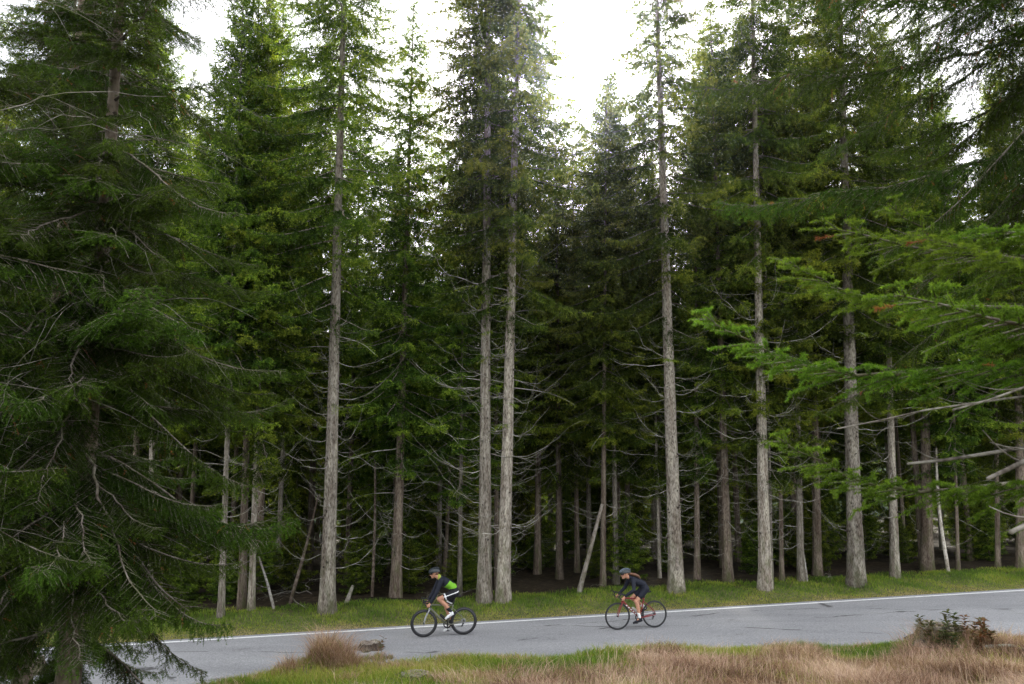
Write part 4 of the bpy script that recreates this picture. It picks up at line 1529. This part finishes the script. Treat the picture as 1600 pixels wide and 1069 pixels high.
    tube(cs_, [np.array([0, 0.065, 0]), pl + [0, 0.078, 0]], [0.014, 0.010], 8)
    tube(cs_, [np.array([0, -0.065, 0]), -pl + [0, -0.078, 0]], [0.014, 0.010], 8)
    link('crankset', cs_.mesh('crankset', M['black'], True), t, Vector(BB))
    for sgn in (1, -1):
        pd_ = MB()
        bm = bmesh.new()
        bmesh.ops.create_cube(bm, size=1.0)
        bmesh.ops.bevel(bm, geom=bm.edges[:], offset=0.15, segments=1, affect='EDGES')
        for v in bm.verts:
            v.co = Vector((v.co.x * 0.075, v.co.y * 0.055, v.co.z * 0.016))
        me = bpy.data.meshes.new('pedal')
        bm.to_mesh(me)
        bm.free()
        me.materials.append(M['black'])
        o = link('pedal', me, t, Vector(BB + sgn * pl + [0, sgn * 0.108, 0]))
    cas = MB()
    for k, (r_, y_) in enumerate(((0.052, -0.030), (0.042, -0.037), (0.032, -0.044), (0.026, -0.050))):
        torus(cas, (0, y_, 0), r_, [(0.002, -0.0015), (0.002, 0.0015), (-0.016, 0.0015), (-0.016, -0.0015)], 24)
    link('cassette', cas.mesh('cassette', M['steel']), t, Vector(RH))
    dl = MB()
    tube(dl, [RH + [0.0, -0.07, -0.02], RH + [0.0, -0.075, -0.07], RH + [0.03, -0.072, -0.125]], [0.012, 0.016, 0.011], 7)
    torus(dl, RH + [0.005, -0.072, -0.075], 0.02, circ(0.006, 6), 14)
    torus(dl, RH + [0.03, -0.072, -0.125], 0.02, circ(0.006, 6), 14)
    link('rear_derailleur', dl.mesh('rear_derailleur', M['black'], True), t)
    ch = MB()
    tube(ch, [BB + [0, -0.048, 0.092], RH + [0, -0.045, 0.038]], 0.004, 5)
    tube(ch, [BB + [0, -0.048, -0.092], RH + [0.035, -0.06, -0.14]], 0.004, 5)
    link('chain', ch.mesh('chain', M['black']), t)
    d = (ht_b - BB) / np.linalg.norm(ht_b - BB)
    upn = np.array([-d[2], 0, d[0]])
    bo = MB()
    b0 = BB + d * 0.13 + upn * 0.065
    tube(bo, [b0, b0 + d * 0.01, b0 + d * 0.10, b0 + d * 0.115, b0 + d * 0.13, b0 + d * 0.16, b0 + d * 0.175, b0 + d * 0.195], [0.030, 0.036, 0.036, 0.031, 0.036, 0.034, 0.016, 0.012], 12)
    link('bottle', bo.mesh('bottle', bottle_m, True), t)
    return t


# ------------------------------------------------------------------ riders
SPH = None


def ell_pts(c, r, rotm=None, n=9, k=14):
    out = []
    for i in range(n + 1):
        th = math.pi * i / n
        for j in range(k):
            ph = 2 * math.pi * j / k
            v = np.array([r[0] * math.sin(th) * math.cos(ph), r[1] * math.sin(th) * math.sin(ph), r[2] * math.cos(th)])
            if rotm is not None:
                v = rotm @ v
            out.append(np.asarray(c) + v)
    return out


def rr3(r):
    return (r, r, r) if np.isscalar(r) else tuple(r)


def blob(name, pieces, mats, voxel=0.008, it=4, pick=None):
    """one continuous surface from hulls of ellipsoid pairs: (c0, r0, c1, r1)"""
    bm = bmesh.new()
    for pc in pieces:
        pts = ell_pts(pc[0], rr3(pc[1]))
        if len(pc) > 2 and pc[2] is not None:
            pts += ell_pts(pc[2], rr3(pc[3]))
        b2 = bmesh.new()
        for p in pts:
            b2.verts.new(p)
        bmesh.ops.remove_doubles(b2, verts=b2.verts[:], dist=1e-5)
        r_ = bmesh.ops.convex_hull(b2, input=b2.verts[:])
        junk = [g for g in r_['geom_interior'] if isinstance(g, bmesh.types.BMVert)]
        bmesh.ops.delete(b2, geom=junk, context='VERTS')
        bmesh.ops.recalc_face_normals(b2, faces=b2.faces[:])
        tmp = bpy.data.meshes.new('tmp')
        b2.to_mesh(tmp)
        b2.free()
        bm.from_mesh(tmp)
        bpy.data.meshes.remove(tmp)
    me = bpy.data.meshes.new(name)
    bm.to_mesh(me)
    bm.free()
    o = bpy.data.objects.new('tmp_blob', me)
    col.objects.link(o)
    md = o.modifiers.new('r', 'REMESH')
    md.mode = 'VOXEL'
    md.voxel_size = voxel
    sm = o.modifiers.new('s', 'SMOOTH')
    sm.iterations = it
    sm.factor = 0.5
    dg = bpy.context.evaluated_depsgraph_get()
    out = bpy.data.meshes.new_from_object(o.evaluated_get(dg))
    bpy.data.objects.remove(o)
    bpy.data.meshes.remove(me)
    out.name = name
    out.materials.clear()
    for m in mats:
        out.materials.append(m)
    for p in out.polygons:
        p.use_smooth = True
        p.material_index = pick(np.array(p.center)) if pick else 0
    return out


def ik(a, b, l1, l2, hint):
    a, b, hint = map(lambda q: np.array(q, float), (a, b, hint))
    d = b - a
    L = min(np.linalg.norm(d), (l1 + l2) * 0.999)
    u = d / np.linalg.norm(d)
    x = (l1 * l1 - l2 * l2 + L * L) / (2 * L)
    h = math.sqrt(max(0, l1 * l1 - x * x))
    hp = hint - u * np.dot(hint, u)
    hp /= np.linalg.norm(hp)
    return a + u * x + hp * h


def seg_t(p, a, b):
    d = b - a
    t = np.dot(p - a, d) / np.dot(d, d)
    return t, np.linalg.norm(p - (a + d * np.clip(t, 0, 1)))


def rider(label, cfg):
    t = thing('person', label, 'person')
    k = cfg['build']
    hipc, neck, head = map(np.array, (cfg['hip'], cfg['neck'], cfg['head']))
    spine = neck - hipc
    chest = hipc + spine * 0.68 + np.array([-0.01, 0, -0.005])
    waist = hipc + spine * 0.34 + np.array([-0.03, 0, 0.035])
    body, jersey, shorts = [], [], []
    g = 0.008

    def torso(dst, e):
        dst.append((hipc, (0.115 * k + e, 0.155 * k + e, 0.115 * k + e), waist, (0.10 * k + e, 0.132 * k + e, 0.10 * k + e)))
        dst.append((waist, (0.10 * k + e, 0.132 * k + e, 0.10 * k + e), chest, (0.115 * k + e, 0.155 * k + e, 0.115 * k + e)))
        dst.append((chest, (0.115 * k + e, 0.155 * k + e, 0.115 * k + e), neck - spine * 0.06, (0.06 * k + e, 0.10 * k + e, 0.06 * k + e)))
    torso(body, 0)
    tj = [(waist - spine * 0.12, (0.108 * k + g, 0.142 * k + g, 0.108 * k + g), waist, (0.10 * k + g, 0.132 * k + g, 0.10 * k + g))]
    torso(tj, g)
    jersey += [tj[0], tj[2], tj[3]]
    jersey.append((neck - spine * 0.04, 0.062 * k + g, neck + (head - neck) * 0.16, 0.056 * k + g))
    shorts.append((hipc, (0.118 * k + g, 0.158 * k + g, 0.118 * k + g), hipc + (waist - hipc) * 0.55, (0.108 * k + g, 0.142 * k + g, 0.108 * k + g)))
    body.append((neck - spine * 0.05, 0.062 * k, head + np.array([-0.03, 0, -0.05]), 0.055 * k))
    # head, in its own frame
    hp = R(cfg['head_pitch'])
    Rm = np.array([[math.cos(hp), 0, math.sin(hp)], [0, 1, 0], [-math.sin(hp), 0, math.cos(hp)]])
    hl = lambda x, y, z: head + Rm @ np.array([x, y, z])
    body += [(hl(-0.02, 0, 0.02), (0.088, 0.074, 0.092)), (hl(0.02, 0, -0.01), (0.065, 0.066, 0.075), hl(0.045, 0, -0.075), (0.040, 0.044, 0.035)),
             (hl(0.070, 0, -0.095), 0.020, hl(0.045, 0, -0.085), 0.032), (hl(0.085, 0, 0.005), 0.010, hl(0.104, 0, -0.032), 0.013),
             (hl(0.086, 0, -0.062), (0.010, 0.020, 0.005), hl(0.082, 0, -0.070), (0.010, 0.018, 0.006)), (hl(0.074, 0.03, 0.022), 0.014, hl(0.074, -0.03, 0.022), 0.014)]
    for sgn in (1, -1):
        body.append((hl(-0.012, sgn * 0.074, 0.0), (0.016, 0.010, 0.028), hl(-0.008, sgn * 0.070, -0.02), (0.010, 0.008, 0.014)))
    knees, ankles = [], []
    for sgn in (1, -1):
        hip = hipc + np.array([0, sgn * 0.085 * k, -0.01])
        ank = np.array(cfg['ankle'][0 if sgn > 0 else 1])
        kn = ik(hip, ank, cfg['thigh'], cfg['shin'], (1, sgn * 0.05, 0.6))
        knees.append(kn)
        ankles.append(ank)
        body += [(hip, 0.088 * k, kn, 0.056 * k), (kn, 0.056 * k, kn + (ank - kn) * 0.3 + np.array([-0.018, 0, 0]), 0.056 * k), (kn + (ank - kn) * 0.3 + np.array([-0.018, 0, 0]), 0.056 * k, ank, 0.034 * k)]
        shorts.append((hip, 0.092 * k + g, hip + (kn - hip) * cfg['short_len'], (0.092 * (1 - cfg['short_len']) + 0.058 * cfg['short_len']) * k + g + 0.006))
        toe = np.array(cfg['toe'][0 if sgn > 0 else 1])
        heel = np.array(cfg['heel'][0 if sgn > 0 else 1])
        body.append((ank, 0.034 * k, (heel * 0.45 + toe * 0.55) + np.array([0, 0, 0.01]), 0.028))
        fd = (toe - heel) / np.linalg.norm(toe - heel)
        dn = np.cross(fd, [0, 1, 0])
        if dn[2] > 0:
            dn = -dn
        ball = heel + (toe - heel) * 0.7
        sh = [(heel - dn * 0.022, (0.036, 0.034, 0.036), ball - dn * 0.012, (0.034, 0.046, 0.028)), (ball - dn * 0.010, (0.034, 0.046, 0.026), toe - dn * 0.006, (0.024, 0.032, 0.020)), (heel - dn * 0.045, (0.034, 0.032, 0.030), ank * 0.4 + heel * 0.6 - dn * 0.03 + fd * 0.03, (0.036, 0.036, 0.03)),
              (heel + dn * 0.012, (0.03, 0.028, 0.012), toe + dn * 0.012, (0.02, 0.026, 0.010))]
        link('shoe', blob('shoe', sh, [cfg['shoe_m']], 0.007, 2), t)
        link('sock', blob('sock', [(ank + (kn - ank) * 0.26, 0.047 * k, ank, 0.040 * k), (ank, 0.040 * k, ank * 0.5 + heel * 0.5 + fd * 0.02, 0.036)], [cfg['sock_m']], 0.008, 2), t)
        # arms
        sho = np.array([cfg['shoulder'][0], sgn * cfg['shoulder'][1], cfg['shoulder'][2]])
        hand = np.array([cfg['hand'][0], sgn * 0.213, cfg['hand'][1]])
        wrist = hand + np.array([-0.055, sgn * 0.012, 0.075])
        el = ik(sho, wrist, cfg['uarm'], cfg['farm'], (-0.35, sgn * 0.8, -0.5))
        body += [(sho, 0.052 * k, el, 0.040 * k), (el, 0.040 * k, el + (wrist - el) * 0.3, 0.041 * k), (el + (wrist - el) * 0.3, 0.041 * k, wrist, 0.027 * k)]
        jersey += [(chest + spine * 0.18 + np.array([0, sgn * 0.08, 0]), 0.07 * k + g, sho, 0.060 * k + g), (sho, 0.058 * k + g, el, 0.044 * k + g), (el, 0.044 * k + g, wrist + (el - wrist) * 0.05, 0.031 * k + g)]
        # palm, four curled fingers round the drop, thumb from the side of the palm
        body.append((wrist, (0.026, 0.018, 0.024), hand + np.array([0.005, sgn * 0.024, 0.022]), (0.036, 0.012, 0.018)))
        for q in range(4):
            fx = hand[0] + (1.5 - q) * 0.0205 + 0.004
            rr_ = 0.0245
            zs = hand[2] - 0.004
            ln = (1.0, 1.12, 1.05, 0.82)[q]
            an = [R(75), R(15), R(-50 * ln), R(-125 * ln)]
            pt = [np.array([fx, hand[1] + sgn * rr_ * math.cos(a_), zs + rr_ * math.sin(a_)]) for a_ in an]
            for i in range(3):
                body.append((pt[i], 0.0095 - 0.0008 * i, pt[i + 1], 0.0087 - 0.0008 * i))
        th = [hand + np.array([-0.005, sgn * 0.012, 0.036]), hand + np.array([0.03, -sgn * 0.018, 0.026]), hand + np.array([0.05, -sgn * 0.026, 0.004])]
        body += [(th[0], 0.013, th[1], 0.0105), (th[1], 0.0105, th[2], 0.0085)]
    link('body', blob('body', body, [M['skin']], 0.0075, 2), t)
    ax0, ax1 = hipc, neck

    def pick_j(p):
        tt_, dist = seg_t(p, ax0, ax1)
        if cfg['two_tone']:
            if tt_ > 0.98 and dist < 0.10 and p[0] > neck[0] - 0.03:
                return 2
            if tt_ < 0.56 and abs(p[1]) < 0.19 * k and p[0] < 0.14 and (abs(p[1]) > 0.075 or tt_ < 0.30):
                return 1
        return 0
    link('jersey', blob('jersey', jersey, cfg['jersey_m'], 0.009, 5, pick_j), t)

    def pick_s(p):
        if not cfg['two_tone']:
            return 0
        for sgn, kn in ((1, knees[0]), (-1, knees[1])):
            hip = hipc + np.array([0, sgn * 0.085 * k, -0.01])
            tt_, dist = seg_t(p, hip, kn)
            if cfg['short_len'] - 0.02 < tt_ < cfg['short_len'] + 0.06:
                return 1
            if abs(p[2] - (hip[2] + 0.02 + 0.3 * (hip[0] - p[0]))) < 0.010 and p[1] * sgn > 0.09 and tt_ < 0.8:
                return 1
        return 0
    link('shorts', blob('shorts', shorts, cfg['shorts_m'], 0.009, 5, pick_s), t)
    # helmet: shell with a brim line, raised ribs between the vents, strap
    sh = MB()
    nu, nv = 26, 9
    V = []
    for j in range(nv + 1):
        th = (j / nv) * R(97)
        for i in range(nu):
            ph = 2 * math.pi * i / nu
            x = 0.138 * math.sin(th) * math.cos(ph) - (0.02 if math.cos(ph) < 0 else 0) * math.sin(th)
            y = 0.098 * math.sin(th) * math.sin(ph)
            z = 0.098 * math.cos(th) + 0.030 + 0.012 * math.cos(ph) * math.sin(th)
            V.append(hl(x - 0.012, y, z))
    q = [(j * nu + i, j * nu + (i + 1) % nu, (j + 1) * nu + (i + 1) % nu, (j + 1) * nu + i) for j in range(nv) for i in range(nu)]
    sh.add(V, quads=q)
    V2 = [hl(*(Rm.T @ (np.array(v) - head) * np.array([0.9, 0.9, 0.9]))) for v in V]
    sh.add(V2, quads=[tuple(reversed(x)) for x in q])
    rim0 = nv * nu
    n0 = len(V)
    sh.add(np.array(V[rim0:] + V2[rim0:]), quads=[(i, (i + 1) % nu, nu + (i + 1) % nu, nu + i) for i in range(nu)])
    hm = link('helmet', sh.mesh('helmet', M['helmet'], True), t)
    for yy in (-0.060, -0.03, 0.0, 0.03, 0.060):
        rb = MB()
        P = []
        for a in np.linspace(R(20), R(165), 12):
            x = 0.142 * math.cos(a) - (0.02 if math.cos(a) < 0 else 0)
            zf = math.sqrt(max(0.05, 1 - (yy / 0.1) ** 2))
            P.append(hl(x * (0.75 + 0.25 * zf) - 0.012, yy * (0.6 + 0.4 * math.sin(a)), 0.030 + 0.100 * math.sin(a) * zf + 0.004))
        tube(rb, P, 0.0052, 6)
        link('helmet_rib', rb.mesh('helmet_rib', cfg['rib_m'], True), hm)
    gl = MB()
    V = []
    for i in range(13):
        a = R(-78 + 156 * i / 12)
        for z in (0.022, -0.020 + 0.012 * abs(math.sin(a))):
            V.append(hl(0.030 + 0.072 * math.cos(a), 0.080 * math.sin(a), z))
    gl.add(V, quads=[(2 * i, 2 * i + 1, 2 * i + 3, 2 * i + 2) for i in range(12)])
    link('sunglasses', gl.mesh('sunglasses', M['lens'], True), t)
    if cfg.get('hair'):
        hs_ = []
        pr = [(hl(-0.085, 0, 0.0), 0.040), (hl(-0.125, 0.01, -0.025), 0.034), (neck + np.array([-0.10, 0.05, 0.075]), 0.040), (neck + np.array([-0.19, 0.08, 0.035]), 0.036), (neck + np.array([-0.25, 0.09, -0.03]), 0.012)]
        for i in range(len(pr) - 1):
            hs_.append((pr[i][0], pr[i][1], pr[i + 1][0], pr[i + 1][1]))
        link('hair', blob('hair', hs_, [M['hair']], 0.009, 3), t)
    else:
        link('hair', blob('hair', [(hl(-0.04, 0, 0.0), (0.075, 0.079, 0.07), hl(-0.055, 0, -0.035), (0.055, 0.066, 0.04))], [M['hair']], 0.009, 2), t)
    return t


def plane_hit(u, v):
    rx, rz = ray(u, v)
    y = (CZ - 0.008) / (GRADE * rx - rz)
    return Vector((rx * y, y, GRADE * rx * y + 0.010))


def ride(bike, person, front, rear):
    f, r = plane_hit(*front), plane_hit(*rear)
    mid = (f + r) / 2
    ang = math.pi + YAW
    fwd = Vector((math.cos(ang), math.sin(ang), 0))
    loc = mid - fwd * 0.09
    loc.z = GRADE * loc.x + 0.009
    for o in (bike, person):
        o.location = loc
        o.rotation_euler = Euler((0, math.atan(GRADE * CS), ang))


b1 = bicycle('grey road bicycle with deep black rims ridden by the cyclist in lime green', M['titan'], M['steel'], True, 83, M['black'], M['black'])
c83 = np.array([math.cos(R(83)), 0, math.sin(R(83))]) * 0.172
pL, pR = BB + c83, BB - c83
r1 = rider('cyclist in a black and lime green jersey with white shoes, bent over the handlebar', dict(
    build=1.0, hip=(-0.185, 0, 1.045), neck=(0.20, 0, 1.43), head=(0.335, 0, 1.535), head_pitch=14,
    shoulder=(0.175, 0.185, 1.365), hand=(0.50, 0.775), uarm=0.30, farm=0.285,
    thigh=0.43, shin=0.435, short_len=0.60,
    ankle=((-0.075, 0.10, 0.60), (-0.115, -0.10, 0.235)),
    heel=((-0.115, 0.108, 0.545), (-0.155, -0.108, 0.185)), toe=((0.055, 0.108, 0.435), (0.075, -0.108, 0.105)),
    shoe_m=M['white'], sock_m=M['blackcloth'], jersey_m=[M['navy'], M['lime'], M['collar']], shorts_m=[M['blackcloth'], M['white']], two_tone=True, rib_m=M['helmet']))
ride(b1, r1, (663, 996.5), (724, 991.5))

b2 = bicycle('dark red road bicycle with thin black rims ridden by the cyclist in navy', M['redframe'], M['redframe'], False, -42, M['bottle'], M['black'], decal=True, seat_z=0.90)
r2 = rider('cyclist in navy jersey and shorts with a long brown ponytail, bent over the handlebar', dict(
    build=0.90, hip=(-0.17, 0, 0.98), neck=(0.215, 0, 1.275), head=(0.36, 0, 1.37), head_pitch=10,
    shoulder=(0.185, 0.165, 1.22), hand=(0.50, 0.775), uarm=0.27, farm=0.265,
    thigh=0.40, shin=0.41, short_len=0.58,
    ankle=((0.035, 0.10, 0.285), (-0.185, -0.10, 0.50)),
    heel=((-0.005, 0.108, 0.215), (-0.225, -0.108, 0.46)), toe=((0.205, 0.108, 0.165), (-0.045, -0.108, 0.375)),
    shoe_m=M['blackcloth'], sock_m=M['white'], jersey_m=[M['navy']], shorts_m=[M['navy']], two_tone=False, rib_m=M['helmet_pale'], hair=True))
ride(b2, r2, (965, 985), (1024, 980))


# ------------------------------------------------------------------ thin sunlit air
hz = MB()
x0, x1, y0_, y1_, z0_, z1_ = -430.0, 430.0, -70.0, 530.0, -46.0, 105.0
hz.add([(x0, y0_, z0_), (x1, y0_, z0_), (x1, y1_, z0_), (x0, y1_, z0_), (x0, y0_, z1_), (x1, y0_, z1_), (x1, y1_, z1_), (x0, y1_, z1_)],
       quads=[(0, 3, 2, 1), (4, 5, 6, 7), (0, 1, 5, 4), (1, 2, 6, 5), (2, 3, 7, 6), (3, 0, 4, 7)])
mh = bpy.data.materials.new('haze')
mh.use_nodes = True
mh.node_tree.nodes.clear()
ho = mh.node_tree.nodes.new('ShaderNodeOutputMaterial')
hv = mh.node_tree.nodes.new('ShaderNodeVolumePrincipled')
hv.inputs['Color'].default_value = (0.90, 0.94, 1.0, 1)
hv.inputs['Density'].default_value = 0.00026
hv.inputs['Anisotropy'].default_value = 0.93
mh.node_tree.links.new(hv.outputs[0], ho.inputs['Volume'])
tag(link('haze', hz.mesh('haze', mh)), kind='stuff')
